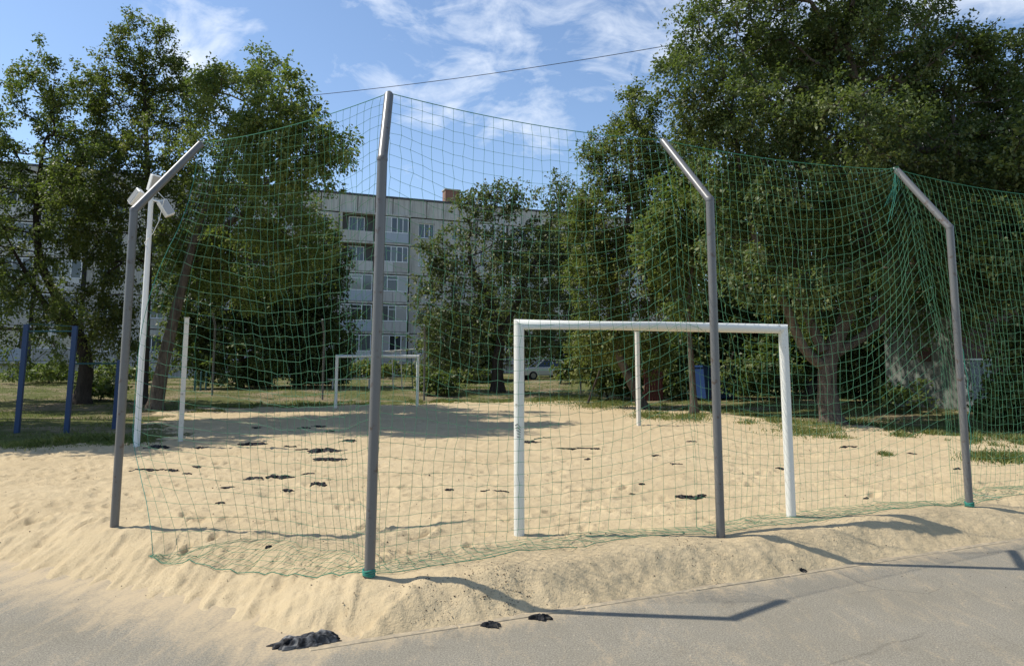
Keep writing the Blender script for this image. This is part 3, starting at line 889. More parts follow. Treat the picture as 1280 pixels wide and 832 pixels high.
MB().box((.51, -.012, .4), (.53, -.001, 1.5)).build('door_seam', M['joint'], r)

p = foot(893, 506); p = at_y(884, 500, 30.5); p.z = float(gz(np.array([p.x]), np.array([p.y]))[0])
r = tag(empty('waste_container', p, .3), 'blue metal container half hidden under the dark trees', 'container')
MB().prism([(-.05, .12), (1.35, .12), (1.45, 1.45), (-.15, 1.45)], 0, 1.0).build('bin', M['blue_bin'], r, bevel=.02)
MB().box((-.2, -.05, 1.452), (1.5, 1.05, 1.53)).build('rim', M['blue_bin'], r)
for x in (.1, 1.2):
    for y in (.12, .88): MB().sweep([(x - .03, y, .06), (x + .03, y, .06)], .06, 12).build('wheel', M['tyre'], r)
for x in (.25, .65, 1.05): MB().box((x - .03, -.03, .14), (x + .03, -.002, 1.44)).build('rib', M['blue_bin'], r)
p = at_y(806, 500, 31.5); p.z = float(gz(np.array([p.x]), np.array([p.y]))[0])
r = tag(empty('board_fence', p, .35), 'short dark red board fence among the trunks', 'fence')
for q in range(7):
    MB().box((q * .135, 0, .08), (q * .135 + .115, .025, 1.45 + .06 * RND.random())).build('board', M['red_paint'], r)
for z in (.4, 1.1): MB().box((-.05, .026, z), (.98, .07, z + .07)).build('rail', M['red_paint'], r)
p = foot(404, 486); p = at_y(409, 480, 40); p.z = float(gz(np.array([p.x]), np.array([p.y]))[0])
r = tag(empty('bench', p, .1), 'low pale bench on the grass behind the far goal', 'bench')
for q in range(3): MB().box((0, q * .13, .52), (2.6, q * .13 + .11, .56)).build('slat', M['white_old'], r)
for x in (.3, 2.3): MB().box((x - .04, .02, -.2), (x + .04, .34, .518)).build('leg', M['galv'], r)
p = at_y(488, 480, 41); p.z = float(gz(np.array([p.x]), np.array([p.y]))[0])
r = tag(empty('play_frame', p, .1), 'thin pale climbing frame behind the far goal', 'play frame')
for x, y in ((.05, 0), (.55, .1), (1.15, 0)):
    MB().sweep([(x + .12, y, -.2), (x, y, 2.2)], .03, 8).build('post', M['white_old'] if x < 1 else M['teal_paint'], r)
MB().sweep([(-.35, 0, 2.15), (1.3, .05, 2.28)], .035, 8).build('rail', M['white_old'], r)
MB().sweep([(-.3, .5, 2.1), (.9, .5, 2.2)], .03, 8).build('rail', M['white_old'], r)

# three small green posts on the left grass
for px in (243, 250.5, 257):
    q = at_y(px, 490, 36 + (px - 243) * .12); q.z = float(gz(np.array([q.x]), np.array([q.y]))[0])
    o = MB().sweep([(0, 0, -.2), (0, 0, .95), (0, 0, 1.0)], [.045, .045, .02], 10).build('low_post', M['teal_paint']); o.location = q
    tag(o, 'low dark green stake on the grass past the leaning trunk', 'stake', 'low green stakes on the grass')


def car(p, rz, label):
    r = tag(empty('parked_car', p, rz), label, 'car')
    side = [(-2.1, .30), (-2.12, .62), (-2.0, .80), (-1.15, .90), (1.25, .92), (2.0, .86), (2.12, .60), (2.1, .30)]
    MB().prism(side, -.82, .82).build('body', M['car_silver'], r, bevel=.06, sm=.6, segs=3)
    b = MB(); lo = [(-1.15, .89), (1.3, .91)]; hi = [(-.45, 1.38), (.85, 1.40)]
    vs = [(lo[0][0], -.78, lo[0][1]), (lo[1][0], -.78, lo[1][1]), (lo[1][0], .78, lo[1][1]), (lo[0][0], .78, lo[0][1]),
          (hi[0][0], -.58, hi[0][1]), (hi[1][0], -.58, hi[1][1]), (hi[1][0], .58, hi[1][1]), (hi[0][0], .58, hi[0][1])]
    b.v = vs; b.f = [(0, 1, 5, 4), (1, 2, 6, 5), (2, 3, 7, 6), (3, 0, 4, 7), (4, 5, 6, 7), (0, 3, 2, 1)]
    b.build('cabin', M['car_glass'], r, bevel=.03)
    MB().box((-.5, -.6, 1.375), (.9, .6, 1.43)).build('roof', M['car_silver'], r, bevel=.025)
    for x0, x1 in ((-1.12, -.46), (.22, .2), (1.27, .86)):
        for sy in (-1, 1): MB().sweep([(x0, .785 * sy, .9), (x1, .59 * sy, 1.39)], .035, 8).build('pillar', M['car_silver'], r)
    for x in (-1.32, 1.3):
        for sy in (-1, 1):
            w = MB().sweep([(x, sy * .86, .3), (x, sy * .66, .3)], .30, 24).build('wheel', M['tyre'], r, bevel=.02)
            MB().sweep([(x, sy * .872, .3), (x, sy * .84, .3)], .18, 16).build('rim', M['rim'], w)
    for sy in (-.6, .6):
        MB().box((-2.15, sy - .17, .58), (-2.06, sy + .17, .74)).build('headlight', M['lens'], r, bevel=.02)
        MB().box((2.06, sy - .16, .60), (2.15, sy + .16, .76)).build('tail_light', M['tail'], r, bevel=.02)
    for z in (.38,):
        MB().box((-2.2, -.78, z), (-2.08, .78, z + .16)).build('bumper', M['tyre'], r, bevel=.03)
        MB().box((2.08, -.78, z), (2.2, .78, z + .16)).build('bumper', M['tyre'], r, bevel=.03)


p = at_y(684, 478, 52); p.z = float(gz(np.array([p.x]), np.array([p.y]))[0])
car(p, .28, 'silver saloon car parked beyond the grass under the trees')


# ------------------------------------------------------------------ trees
def leaves_np(C, D, K, L, size, seed, droop=.25, spread=.34, flat=.75):
    """C cluster centres, D outward directions -> leaf kites"""
    r = np.random.default_rng(seed); m = len(C); n = m * K
    ci = np.repeat(np.arange(m), K)
    tw = r.integers(0, 5, n)
    td = r.standard_normal((m, 5, 3)) * .8 + D[:, None] * .75 + np.array([0, 0, .1]); td /= np.linalg.norm(td, axis=2)[..., None]
    d = td[ci, tw]; t = r.uniform(.05, 1, n) ** .8
    Ls = (L * r.uniform(.6, 1.35, m))[ci]
    P = C[ci] + d * (t * Ls)[:, None] + r.standard_normal((n, 3)) * (spread * .22)
    P[:, 2] -= droop * t * t * Ls
    ax = d * .7 + r.standard_normal((n, 3)) * .7 + np.array([0, 0, -.45]); ax /= np.linalg.norm(ax, axis=1)[:, None]
    nn = r.standard_normal((n, 3)) * (1.15 - flat) + np.array([0, 0, flat]); nn -= ax * (nn * ax).sum(1)[:, None]
    nn /= np.maximum(1e-6, np.linalg.norm(nn, axis=1))[:, None]
    sd = np.cross(ax, nn)
    l = size * r.uniform(.65, 1.35, n); w = l * r.uniform(.27, .36, n)
    b0 = P; mid = P + ax * (l * .45)[:, None]; tip = P + ax * l[:, None] - nn * (l * .12)[:, None]
    up = nn * (w * .35)[:, None]
    V = np.stack([b0, mid + sd * w[:, None] + up, tip, mid - sd * w[:, None] + up], 1).reshape(-1, 3)
    F = np.arange(n * 4, dtype=np.int32).reshape(-1, 4)
    tint = np.clip(.45 + .20 * r.standard_normal(m)[ci] + .16 * r.standard_normal(n), 0, 1)
    return V, F, tint


def make_tree(name, label, trunk, r0, lobes, Yt, ncl, K, size, leaf, bark, seed, group, L=.55, cat='tree', stems=None, maxlen=None, shell=.45, droop=.25):
    """trunk: world points; lobes: (px, py, rx_px, ry_px, dY[, weight]) at the depth Yt of the tree"""
    r = np.random.default_rng(seed)
    base = trunk[0].copy()
    root = tag(empty(name, base), label, cat, group)
    cen = []; rad = []; wt_ = []
    for lb in lobes:
        px, py, rx, ry, dy = lb[:5]
        Y_ = Yt + dy; c0 = at_y(px, py, Y_); k = Y_ / FPX
        cen.append(c0); rad.append((rx * k, max(rx * k * .85, .3), ry * k)); wt_.append((rx * k) * (ry * k) ** .6 * (lb[5] if len(lb) > 5 else 1))
    cen = np.array(cen); rad = np.array(rad); wt_ = np.array(wt_); wt_ = wt_ / wt_.sum()
    li = r.choice(len(cen), ncl, p=wt_)
    dv = r.standard_normal((ncl, 3)); dv /= np.linalg.norm(dv, axis=1)[:, None]
    q = shell + (1 - shell) * r.uniform(0, 1, ncl) ** .7
    q *= 1 + .12 * r.standard_normal(ncl)
    C = cen[li] + dv * rad[li] * q[:, None]
    ok = C[:, 2] > base.z + .35
    C = C[ok]; dv = dv[ok]; li = li[ok]
    # skeleton
    TP = []
    for st_ in [trunk] + (stems or []):
        for i in range(len(st_) - 1):
            for t in np.linspace(0, 1, 5)[(0 if i == 0 else 1):]: TP.append(st_[i].lerp(st_[i + 1], t))
    nod = [np.array(p) for p in TP]; par = [-1] * len(nod)
    nt = len(nod); zt = base.z + (trunk[-1].z - base.z) * .35
    allow = [p.z > zt or True for p in TP]
    start = np.array(trunk[-1])
    order = np.argsort(np.linalg.norm(C - start, axis=1))
    cap = len(C) * 2 + nt + 5
    A = np.zeros((cap, 3)); A[:nt] = np.array(nod); cnt = nt; PAR = np.full(cap, -1); DEP = np.zeros(cap)
    DEP[:nt] = np.where(A[:nt, 2] < zt, 9.0, 0)
    cidx = []
    for ii in order:
        c = C[ii]; dvec = c - A[:cnt]; ds = np.linalg.norm(dvec, axis=1)
        score = ds + .12 * DEP[:cnt] + .6 * np.maximum(0, A[:cnt, 2] - c[2])
        j = int(np.argmin(score)); a = A[j]
        md = (a + c) * .5 + r.standard_normal(3) * ds[j] * .10 + np.array([0, 0, ds[j] * .07])
        A[cnt] = md; PAR[cnt] = j; DEP[cnt] = DEP[j] * (j >= nt) + ds[j] * .5; A[cnt + 1] = c; PAR[cnt + 1] = cnt; DEP[cnt + 1] = DEP[cnt] + ds[j] * .5
        cnt += 2
    rr_ = np.zeros(cnt); pw = 2.35
    acc_ = np.zeros(cnt); leafn = np.ones(cnt, bool)
    for i in range(cnt - 1, nt - 1, -1):
        ri = max(.011 ** pw, acc_[i]); rr_[i] = ri ** (1 / pw); acc_[PAR[i]] += ri
    for i in range(nt): rr_[i] = acc_[i] ** (1 / pw)
    i = np.arange(nt, cnt); pj = PAR[nt:cnt]
    rmax = r0 * .62
    ra = np.minimum(np.where(pj < nt, rr_[i] * 1.15, np.minimum(rr_[pj], rr_[i] * 1.25)), rmax); rb_ = np.minimum(rr_[i], rmax)
    o_ = np.array(base)
    V, F = tubes(A[pj] - o_, A[i] - o_, ra, rb_, 6)
    tr = MB()
    nn_ = len(trunk)
    for si, st_ in enumerate([trunk] + (stems or [])):
        # resample smoothly
        pts = []; m_ = len(st_)
        for a in range(m_ - 1):
            p0_ = st_[max(a - 1, 0)]; p1_ = st_[a]; p2_ = st_[a + 1]; p3_ = st_[min(a + 2, m_ - 1)]
            for t in np.linspace(0, 1, 5)[:-1]:
                pts.append(.5 * ((2 * p1_) + (p2_ - p0_) * t + (2 * p0_ - 5 * p1_ + 4 * p2_ - p3_) * t * t + (3 * p1_ - p0_ - 3 * p2_ + p3_) * t ** 3))
        pts.append(st_[-1]); k_ = len(pts)
        rs = r0 if si == 0 else r0 * .55
        rad_ = [rs * (1 - .72 * (a / (k_ - 1)) ** .9) * (1 + (.45 * math.exp(-a * 1.1) if si == 0 else 0)) * (1 + .05 * math.sin(a * 2.1 + seed)) for a in range(k_)]
        if si == 0: pts = [pts[0] - Vector((0, 0, .3))] + pts; rad_ = [rad_[0] * 1.1] + rad_
        tr.sweep([p - base for p in pts], rad_, 12)
    t_o = tr.build('trunk', M[bark], root, sm=1.2)
    mesh_np('branches', V, F, M[bark], root, smoothed=True)['kind'] = 'stuff'
    dout = C - (cen[li] * .6 + np.array([[*cen.mean(0)]]) * .4); dout /= np.maximum(1e-6, np.linalg.norm(dout, axis=1))[:, None]
    V, F, tint = leaves_np(C - o_, dout, K, L, size, seed + 1, droop)
    V2 = V.reshape(-1, 4, 3)
    keep = (V2[:, :, 2].min(1) + o_[2]) > o_[2] + .05
    V = V2[keep].reshape(-1, 3); tint = tint[keep]; F = np.arange(len(V), dtype=np.int32).reshape(-1, 4)
    co = mesh_np('crown', V, F, M[leaf], root, {'tint': ('FACE', tint)}); co['kind'] = 'stuff'
    return root


def px_path(pts, Y_, base):
    """trunk drawn through photo pixels at the depth of its foot"""
    return [base] + [at_y(a, b, Y_ + (c if c else 0)) for a, b, c in pts]


GL = 'trees on the left of the court'; GR = 'trees on the right of the court'; GB = 'background trees before the apartment block'
# left, dark leaning trunk on the grass
b = foot(101, 504)
make_tree('tree', 'tree with a dark crooked trunk behind the blue pull-up bars', px_path([(108, 455, 0), (97, 415, 0), (72, 372, .3), (52, 330, .2), (45, 270, 0), (52, 200, -.2)], b.y, b), .30,
          [(40, 190, 60, 70, 0), (60, 105, 42, 45, -1), (95, 150, 50, 55, 1), (10, 285, 80, 80, -2), (85, 270, 70, 60, 1), (-60, 210, 90, 110, 0), (25, 385, 70, 50, -3), (-60, 350, 90, 80, -1), (15, 120, 28, 30, 0, .6), (110, 215, 50, 50, -2), (45, 440, 45, 22, 1, .6)],
          b.y, 660, 92, .12, 'leaf_mid', 'bark_dark', 1, GL, stems=[px_path([(60, 385, -.5), (38, 350, -1.2), (15, 310, -2)], b.y, at_y(92, 418, b.y))])
b = foot(178, 505)
make_tree('tree', 'tall tree with an upright trunk rising above the floodlight mast', px_path([(182, 420, 0), (186, 300, 0), (184, 200, .2), (181, 130, 0), (180, 95, 0)], b.y, b), .19,
          [(180, 60, 38, 42, 0, .8), (150, 130, 50, 50, 0), (215, 130, 42, 50, 1), (185, 200, 62, 55, -1), (120, 215, 50, 50, 0), (150, 290, 60, 55, 0), (215, 95, 22, 28, 0, .6), (140, 75, 22, 22, 0, .5), (140, 370, 40, 45, -1), (150, 430, 30, 30, 0, .6)],
          b.y, 490, 92, .12, 'leaf_olive', 'bark_dark', 2, GL)
b = foot(193, 513)
make_tree('tree', 'tree with a grey trunk leaning over the sand behind the net', px_path([(205, 450, 0), (222, 380, 0), (243, 300, .2), (270, 230, .4), (300, 165, .2)], b.y, b), .27,
          [(300, 125, 60, 55, -2), (345, 140, 52, 55, -5.5), (270, 205, 60, 60, 1), (375, 200, 48, 55, -6), (325, 255, 75, 60, -1.5), (412, 185, 28, 30, -5, .7), (245, 290, 55, 55, 1), (375, 300, 50, 50, 1), (265, 110, 28, 30, 1, .6), (330, 85, 26, 26, 0, .6), (428, 205, 14, 26, 0, .5), (300, 340, 70, 50, 3), (330, 180, 60, 60, -6)],
          b.y, 640, 96, .115, 'leaf_light', 'bark', 3, GL, stems=[px_path([(300, 270, .3), (345, 215, .4), (375, 175, 0)], b.y, at_y(243, 300, b.y + .2))])
# neighbour further left, whose shade lies over the pull-up bars
b = Vector((-19.5, 18.5, 0)); b.z = float(gz(np.array([b.x]), np.array([b.y]))[0])
make_tree('tree', 'broad tree left of the pull-up bars shading the grass', [b, b + Vector((.2, 0, 3)), b + Vector((.5, .2, 6)), b + Vector((.8, 0, 10)), b + Vector((.9, .4, 14))], .3,
          [(-290, 200, 150, 110, 0), (-230, 120, 130, 90, 0), (-330, 60, 140, 110, 1), (-240, 300, 120, 70, -1), (-200, 20, 100, 80, 0), (-380, 250, 110, 90, 1), (-210, 150, 105, 90, -3), (-185, 60, 85, 80, -3.4), (-205, 225, 95, 70, -2), (-225, -70, 105, 90, 1), (-235, -180, 100, 90, 1.5), (-205, -120, 70, 80, -1.5)],
          b.y, 1300, 64, .16, 'leaf_mid', 'bark_dark', 4, GL)
b = Vector((-22.0, 22.5, 0)); b.z = float(gz(np.array([b.x]), np.array([b.y]))[0])
make_tree('tree', 'very tall tree outside the grass whose high crown shades the far sand', [b, b + Vector((.4, 0, 6)), b + Vector((.9, .2, 11)), at_y(-90, -90, 22.0), at_y(-60, -200, 22.0)], .38,
          [(-60, -125, 90, 75, -2), (-10, -135, 80, 70, 1), (-110, -150, 100, 90, 0), (-40, -220, 90, 80, 2), (60, -125, 80, 62, -3), (20, -200, 70, 60, -1), (40, -140, 60, 55, -1)],
          22.0, 850, 62, .17, 'leaf_mid', 'bark_dark', 14, GL)
# dark under-storey behind the left end
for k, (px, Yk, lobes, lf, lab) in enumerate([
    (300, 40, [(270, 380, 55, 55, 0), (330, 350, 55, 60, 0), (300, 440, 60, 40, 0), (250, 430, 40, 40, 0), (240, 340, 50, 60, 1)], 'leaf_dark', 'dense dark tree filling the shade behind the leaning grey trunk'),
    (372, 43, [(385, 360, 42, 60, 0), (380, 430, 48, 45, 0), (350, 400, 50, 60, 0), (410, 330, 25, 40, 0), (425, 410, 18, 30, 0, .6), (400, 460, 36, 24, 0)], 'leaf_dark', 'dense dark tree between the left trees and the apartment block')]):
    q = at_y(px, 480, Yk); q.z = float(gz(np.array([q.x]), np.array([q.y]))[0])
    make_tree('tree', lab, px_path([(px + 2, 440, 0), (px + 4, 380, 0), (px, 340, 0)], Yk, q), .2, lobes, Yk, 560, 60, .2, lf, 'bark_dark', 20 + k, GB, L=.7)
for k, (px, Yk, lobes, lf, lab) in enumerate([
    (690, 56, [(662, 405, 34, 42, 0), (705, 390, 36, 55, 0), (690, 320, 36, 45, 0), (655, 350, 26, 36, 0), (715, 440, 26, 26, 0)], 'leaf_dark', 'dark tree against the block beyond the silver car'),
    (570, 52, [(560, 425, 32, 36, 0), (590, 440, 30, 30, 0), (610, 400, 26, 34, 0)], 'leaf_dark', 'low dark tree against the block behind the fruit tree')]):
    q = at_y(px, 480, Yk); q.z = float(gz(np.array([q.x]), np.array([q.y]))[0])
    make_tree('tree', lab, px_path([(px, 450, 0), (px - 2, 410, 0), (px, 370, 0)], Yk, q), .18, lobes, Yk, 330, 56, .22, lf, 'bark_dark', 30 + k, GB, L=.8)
# tree in front of the block
b = foot(622, 489)
make_tree('tree', 'grey-green fruit tree with forked trunk before the apartment block', px_path([(622, 450, 0), (625, 420, 0), (612, 375, 0), (592, 340, 0), (585, 300, 0)], b.y, b), .34,
          [(600, 262, 34, 26, 0), (552, 315, 28, 34, 0), (600, 320, 55, 45, 0), (650, 330, 50, 50, 0), (632, 250, 30, 26, 0), (690, 290, 42, 45, 0), (560, 375, 42, 42, 0), (640, 395, 60, 45, 0), (700, 370, 42, 55, 0), (545, 430, 30, 30, 0), (670, 425, 28, 20, 0), (700, 240, 26, 26, 0, .6), (580, 430, 32, 28, 0)],
          b.y, 560, 46, .17, 'leaf_grey', 'bark_dark', 5, GB, L=.75, shell=.3, stems=[px_path([(650, 370, 0), (672, 320, 0), (690, 280, 0)], b.y, at_y(624, 425, b.y))])
# yellowish tree by the far corner of the near goal
b = foot(805, 511)
make_tree('tree', 'light olive tree with a bowed trunk behind the near goal', px_path([(790, 480, 0), (772, 440, 0), (762, 400, 0), (770, 340, 0), (785, 270, 0), (790, 200, 0)], b.y, b), .2,
          [(785, 190, 42, 50, 0), (765, 270, 50, 55, 0), (825, 250, 45, 65, 1), (795, 345, 55, 50, 0), (745, 345, 30, 45, 0), (758, 415, 40, 30, 0), (735, 425, 22, 20, 1), (840, 340, 38, 55, 1), (797, 140, 22, 30, 0, .7), (745, 205, 22, 26, 0, .6), (730, 280, 22, 30, 0, .7), (800, 430, 40, 30, 1.5), (850, 190, 32, 45, 1)],
          b.y, 850, 80, .115, 'leaf_olive', 'bark', 6, GR)
b = foot(868, 517)
make_tree('tree', 'thin straight young tree beside the volleyball post', px_path([(864, 450, 0), (860, 380, 0), (866, 320, .1), (852, 270, 0)], b.y, b), .12,
          [(855, 265, 45, 50, 0), (880, 300, 40, 40, .5), (840, 310, 38, 45, 0), (885, 235, 45, 40, .5), (850, 380, 22, 22, 0, .4)],
          b.y, 300, 60, .13, 'leaf_mid', 'bark', 7, GR)
# big tree
b = foot(1040, 530)
make_tree('tree', 'big dark tree with a thick forked trunk at the right edge of the sand', px_path([(1034, 485, 0), (1038, 445, 0), (1060, 390, .3), (1075, 330, .5), (1085, 250, .3), (1080, 150, 0), (1060, 60, 0)], b.y, b), .29,
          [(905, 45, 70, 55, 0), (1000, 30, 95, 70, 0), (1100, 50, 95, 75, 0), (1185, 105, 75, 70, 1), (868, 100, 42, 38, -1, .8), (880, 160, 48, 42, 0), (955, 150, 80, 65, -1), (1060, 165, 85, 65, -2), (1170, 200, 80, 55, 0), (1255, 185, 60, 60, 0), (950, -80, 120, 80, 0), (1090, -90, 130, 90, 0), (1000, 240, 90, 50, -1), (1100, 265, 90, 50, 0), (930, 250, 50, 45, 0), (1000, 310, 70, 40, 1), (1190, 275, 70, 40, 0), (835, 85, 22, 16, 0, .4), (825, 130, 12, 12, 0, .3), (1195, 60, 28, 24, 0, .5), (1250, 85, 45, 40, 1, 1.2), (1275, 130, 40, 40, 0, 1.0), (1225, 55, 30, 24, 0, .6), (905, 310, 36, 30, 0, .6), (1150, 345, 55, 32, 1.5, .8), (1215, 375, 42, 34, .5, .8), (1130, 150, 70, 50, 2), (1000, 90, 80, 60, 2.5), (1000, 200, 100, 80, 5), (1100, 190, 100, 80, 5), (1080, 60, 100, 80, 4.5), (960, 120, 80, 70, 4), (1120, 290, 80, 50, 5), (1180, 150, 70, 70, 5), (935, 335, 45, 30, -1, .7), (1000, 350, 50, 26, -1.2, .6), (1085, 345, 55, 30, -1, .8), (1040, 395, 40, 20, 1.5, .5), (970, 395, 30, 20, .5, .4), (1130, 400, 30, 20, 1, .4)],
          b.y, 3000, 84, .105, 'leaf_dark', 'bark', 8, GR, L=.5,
          stems=[px_path([(1005, 435, -.2), (975, 365, -.5), (945, 300, -.6), (930, 240, -.6), (915, 130, -.4)], b.y, at_y(1036, 462, b.y)),
                 px_path([(1012, 400, .3), (995, 340, .6), (1000, 250, .4), (990, 150, 0)], b.y, at_y(1030, 440, b.y)),
                 px_path([(1090, 410, .4), (1135, 340, .8), (1170, 260, .6), (1190, 180, .4)], b.y, at_y(1045, 440, b.y))])
# right hand edge and the dark wood behind
b = foot(1300, 535)
make_tree('tree', 'dark leafy tree beside the scribbled cabinet at the end of the net', px_path([(1300, 470, 0), (1310, 400, 0), (1305, 320, 0)], b.y, b), .22,
          [(1275, 400, 32, 50, 0), (1290, 480, 36, 40, 0), (1275, 300, 60, 50, 0), (1340, 400, 70, 80, 0), (1350, 280, 80, 80, 0), (1230, 330, 40, 35, 1), (1330, 200, 80, 70, 0)],
          b.y, 520, 62, .13, 'leaf_dark', 'bark_dark', 9, GR)
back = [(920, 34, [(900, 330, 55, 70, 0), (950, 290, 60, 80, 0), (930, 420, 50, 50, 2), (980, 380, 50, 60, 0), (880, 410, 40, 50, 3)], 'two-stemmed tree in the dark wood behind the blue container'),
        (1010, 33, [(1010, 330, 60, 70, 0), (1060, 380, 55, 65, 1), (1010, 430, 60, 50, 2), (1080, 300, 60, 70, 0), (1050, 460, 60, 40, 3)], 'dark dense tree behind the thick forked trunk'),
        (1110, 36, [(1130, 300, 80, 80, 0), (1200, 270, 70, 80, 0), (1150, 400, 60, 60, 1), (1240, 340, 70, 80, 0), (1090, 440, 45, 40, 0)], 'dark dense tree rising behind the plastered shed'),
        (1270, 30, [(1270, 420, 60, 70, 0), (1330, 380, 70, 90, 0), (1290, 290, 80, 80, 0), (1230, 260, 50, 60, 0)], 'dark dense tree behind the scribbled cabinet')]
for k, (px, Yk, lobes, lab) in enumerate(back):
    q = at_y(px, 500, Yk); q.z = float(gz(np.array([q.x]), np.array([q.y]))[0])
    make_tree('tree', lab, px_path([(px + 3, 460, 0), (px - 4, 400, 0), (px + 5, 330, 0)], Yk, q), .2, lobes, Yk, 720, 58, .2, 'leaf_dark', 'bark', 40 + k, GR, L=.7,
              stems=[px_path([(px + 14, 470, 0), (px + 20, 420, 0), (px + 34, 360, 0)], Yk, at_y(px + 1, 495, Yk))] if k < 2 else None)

# bushes
bush = [(748, 46, [(745, 458, 30, 22, 0), (765, 440, 30, 26, 0)], 'olive', 'rounded shrub beside the parked silver car', 120),
        (760, 34, [(752, 450, 40, 36, 0), (790, 455, 36, 36, 1)], 'olive', 'shrub under the light olive tree', 170),
        (840, 33, [(845, 460, 36, 40, 0), (860, 420, 30, 40, 1)], 'dark', 'dark shrub between the red boards and the blue container', 170),
        (700, 45, [(708, 464, 12, 12, 0), (690, 476, 16, 4, 0)], 'olive', 'low weedy shrub in front of the silver car', 30),
        (915, 32, [(915, 440, 34, 30, 1.5), (925, 405, 36, 30, 2)], 'dark', 'dark shrub leaning over the blue container', 190),
        (960, 30, [(955, 470, 44, 34, 0), (985, 440, 40, 40, 1)], 'dark', 'dark shrub right behind the near goal post', 200),
        (1080, 27, [(1085, 480, 40, 34, 0), (1075, 440, 34, 36, 0)], 'dark', 'dark shrub between the thick trunk and the shed', 170),
        (1140, 23.5, [(1130, 505, 34, 16, -1), (1165, 508, 30, 14, -1)], 'dark', 'low weeds at the foot of the plastered shed', 110),
        (1275, 18, [(1275, 505, 30, 26, 0), (1250, 520, 26, 14, 0)], 'dark', 'dark low shrub at the foot of the scribbled cabinet', 130),
        (335, 41, [(330, 462, 22, 18, -1), (318, 470, 16, 12, -1)], 'mid', 'sunlit green bush behind the far left grass', 70),
        (125, 30, [(128, 492, 24, 16, 0)], 'mid', 'small bush beside the dark crooked trunk', 70),
        (440, 58, [(435, 463, 40, 9, 0), (480, 463, 40, 8, 0), (540, 466, 40, 8, 0)], 'olive', 'low sunlit hedge in front of the apartment block', 150),
        (585, 50, [(585, 470, 30, 7, 0), (560, 472, 22, 6, 0)], 'olive', 'low yellow-green flower bed by the forked fruit tree', 80),
        (60, 44, [(60, 468, 60, 10, 0), (150, 470, 50, 12, 0)], 'mid', 'low hedge at the foot of the left end of the block', 140),
        (545, 36, [(548, 482, 20, 14, 0)], 'dark', 'small dark bush beside the far goal', 60)]
for k, (px, Yk, lobes, lf, lab, nc) in enumerate(bush):
    q = at_y(px, 500, Yk); q.z = float(gz(np.array([q.x]), np.array([q.y]))[0])
    c0 = at_y(lobes[0][0], lobes[0][1], Yk)
    make_tree('shrub', lab, [q, q.lerp(c0, .5), c0], .05, lobes, Yk, nc, 46, .12 + .0022 * Yk, 'leaf_' + lf, 'bark_dark', 70 + k, 'shrubs around the court', cat='shrub', L=.45, shell=.2)
# dry forked stick leaning against the bowed trunk
b = foot(733, 505)
o = MB().sweep([Vector((0, 0, -.1)), at_y(748, 468, b.y) - b, at_y(752, 455, b.y) - b, at_y(765, 440, b.y + .1) - b], [.05, .04, .04, .025], 8).build('dead_branch', M['bark_dark'], sm=1.0)
o.location = b; tag(o, 'bare dark branch propped against the bowed trunk', 'branch')

# overhead cable
pa = at_y(300, 127, 30); pb = at_y(930, 40, 23)
o = MB().sweep([pa.lerp(pb, t) - Vector((0, 0, .55 * 4 * t * (1 - t) * .5)) - pa for t in np.linspace(0, 1, 25)], .012, 6).build('overhead_cable', M['cable'])
o.location = pa; tag(o, 'thin dark overhead cable strung across the sky between tree crowns', 'cable')

# ------------------------------------------------------------------ grass
def grass_patch(n, fn, h, seed, name, label, w=.02):
    r = np.random.default_rng(seed); x, y = fn(r, n)
    sm = sand_mask(x, y); clump = fbm(x * .8, y * .8, seed + 3, 3)
    z = gz(x, y)
    hh = h * r.uniform(.5, 1.4, len(x)) * np.clip(.6 + clump, .25, 1.6)
    a = r.uniform(0, 2 * np.pi, len(x)); lean = r.uniform(.2, 1.3, len(x)) * hh; la = r.uniform(0, 2 * np.pi, len(x))
    ww = w * r.uniform(.6, 1.3, len(x)) * (.6 + .4 * y / 20)
    P = np.stack([x, y, z - .01], -1); s = np.stack([np.cos(a), np.sin(a), 0 * a], -1) * ww[:, None]
    tip = P + np.stack([np.cos(la) * lean, np.sin(la) * lean, hh], -1); mid = P + np.stack([np.cos(la) * lean * .3, np.sin(la) * lean * .3, hh * .55], -1)
    V = np.stack([P - s, P + s, mid + s * .7, tip, mid - s * .7], 1)
    V = V.reshape(-1, 3); F = np.arange(len(x) * 5).reshape(-1, 5)
    tint = np.clip(.5 + .35 * fbm(x * .5, y * .5, seed + 8, 3) + .22 * r.standard_normal(len(x)), 0, 1)
    return tag(mesh_np(name, V, F, M['grass'], attrs={'tint': ('FACE', tint)}), label, 'grass', kind='stuff')


def area(r, n):
    y = 13 + 45 * r.uniform(0, 1, n * 3) ** 1.4; x = r.uniform(-1.0, 1.0, n * 3) * y
    s_ = sand_mask(x, y); cl = fbm(x * .35, y * .35, 77, 4, .6)
    k = (s_ < -.15) & (cl > -.22 + .35 * r.standard_normal(n * 3) * .5)
    e1, e2 = edge_dist(x, y); k &= np.minimum(e1, e2) > 2
    return x[k][:n], y[k][:n]


grass_patch(110000, area, .085, 5, 'grass', 'thin dry grass around the sand court', .009)


def margin(r, n):
    t = np.concatenate([r.uniform(12, 19, n), r.uniform(-1, 18, n)]); s_ = np.concatenate([r.uniform(8, 31, n), r.uniform(27, 34, n)])
    x = t * B.x + s_ * NV.x; y = t * B.y + s_ * NV.y
    m_ = sand_mask(x, y); cl = fbm(x * .9, y * .9, 99, 3, .6)
    k = (m_ > -1.6) & (m_ < 1.0) & (cl > .12)
    return x[k], y[k]


grass_patch(60000, margin, .13, 6, 'weeds', 'ragged green weeds along the edge of the sand', .009)


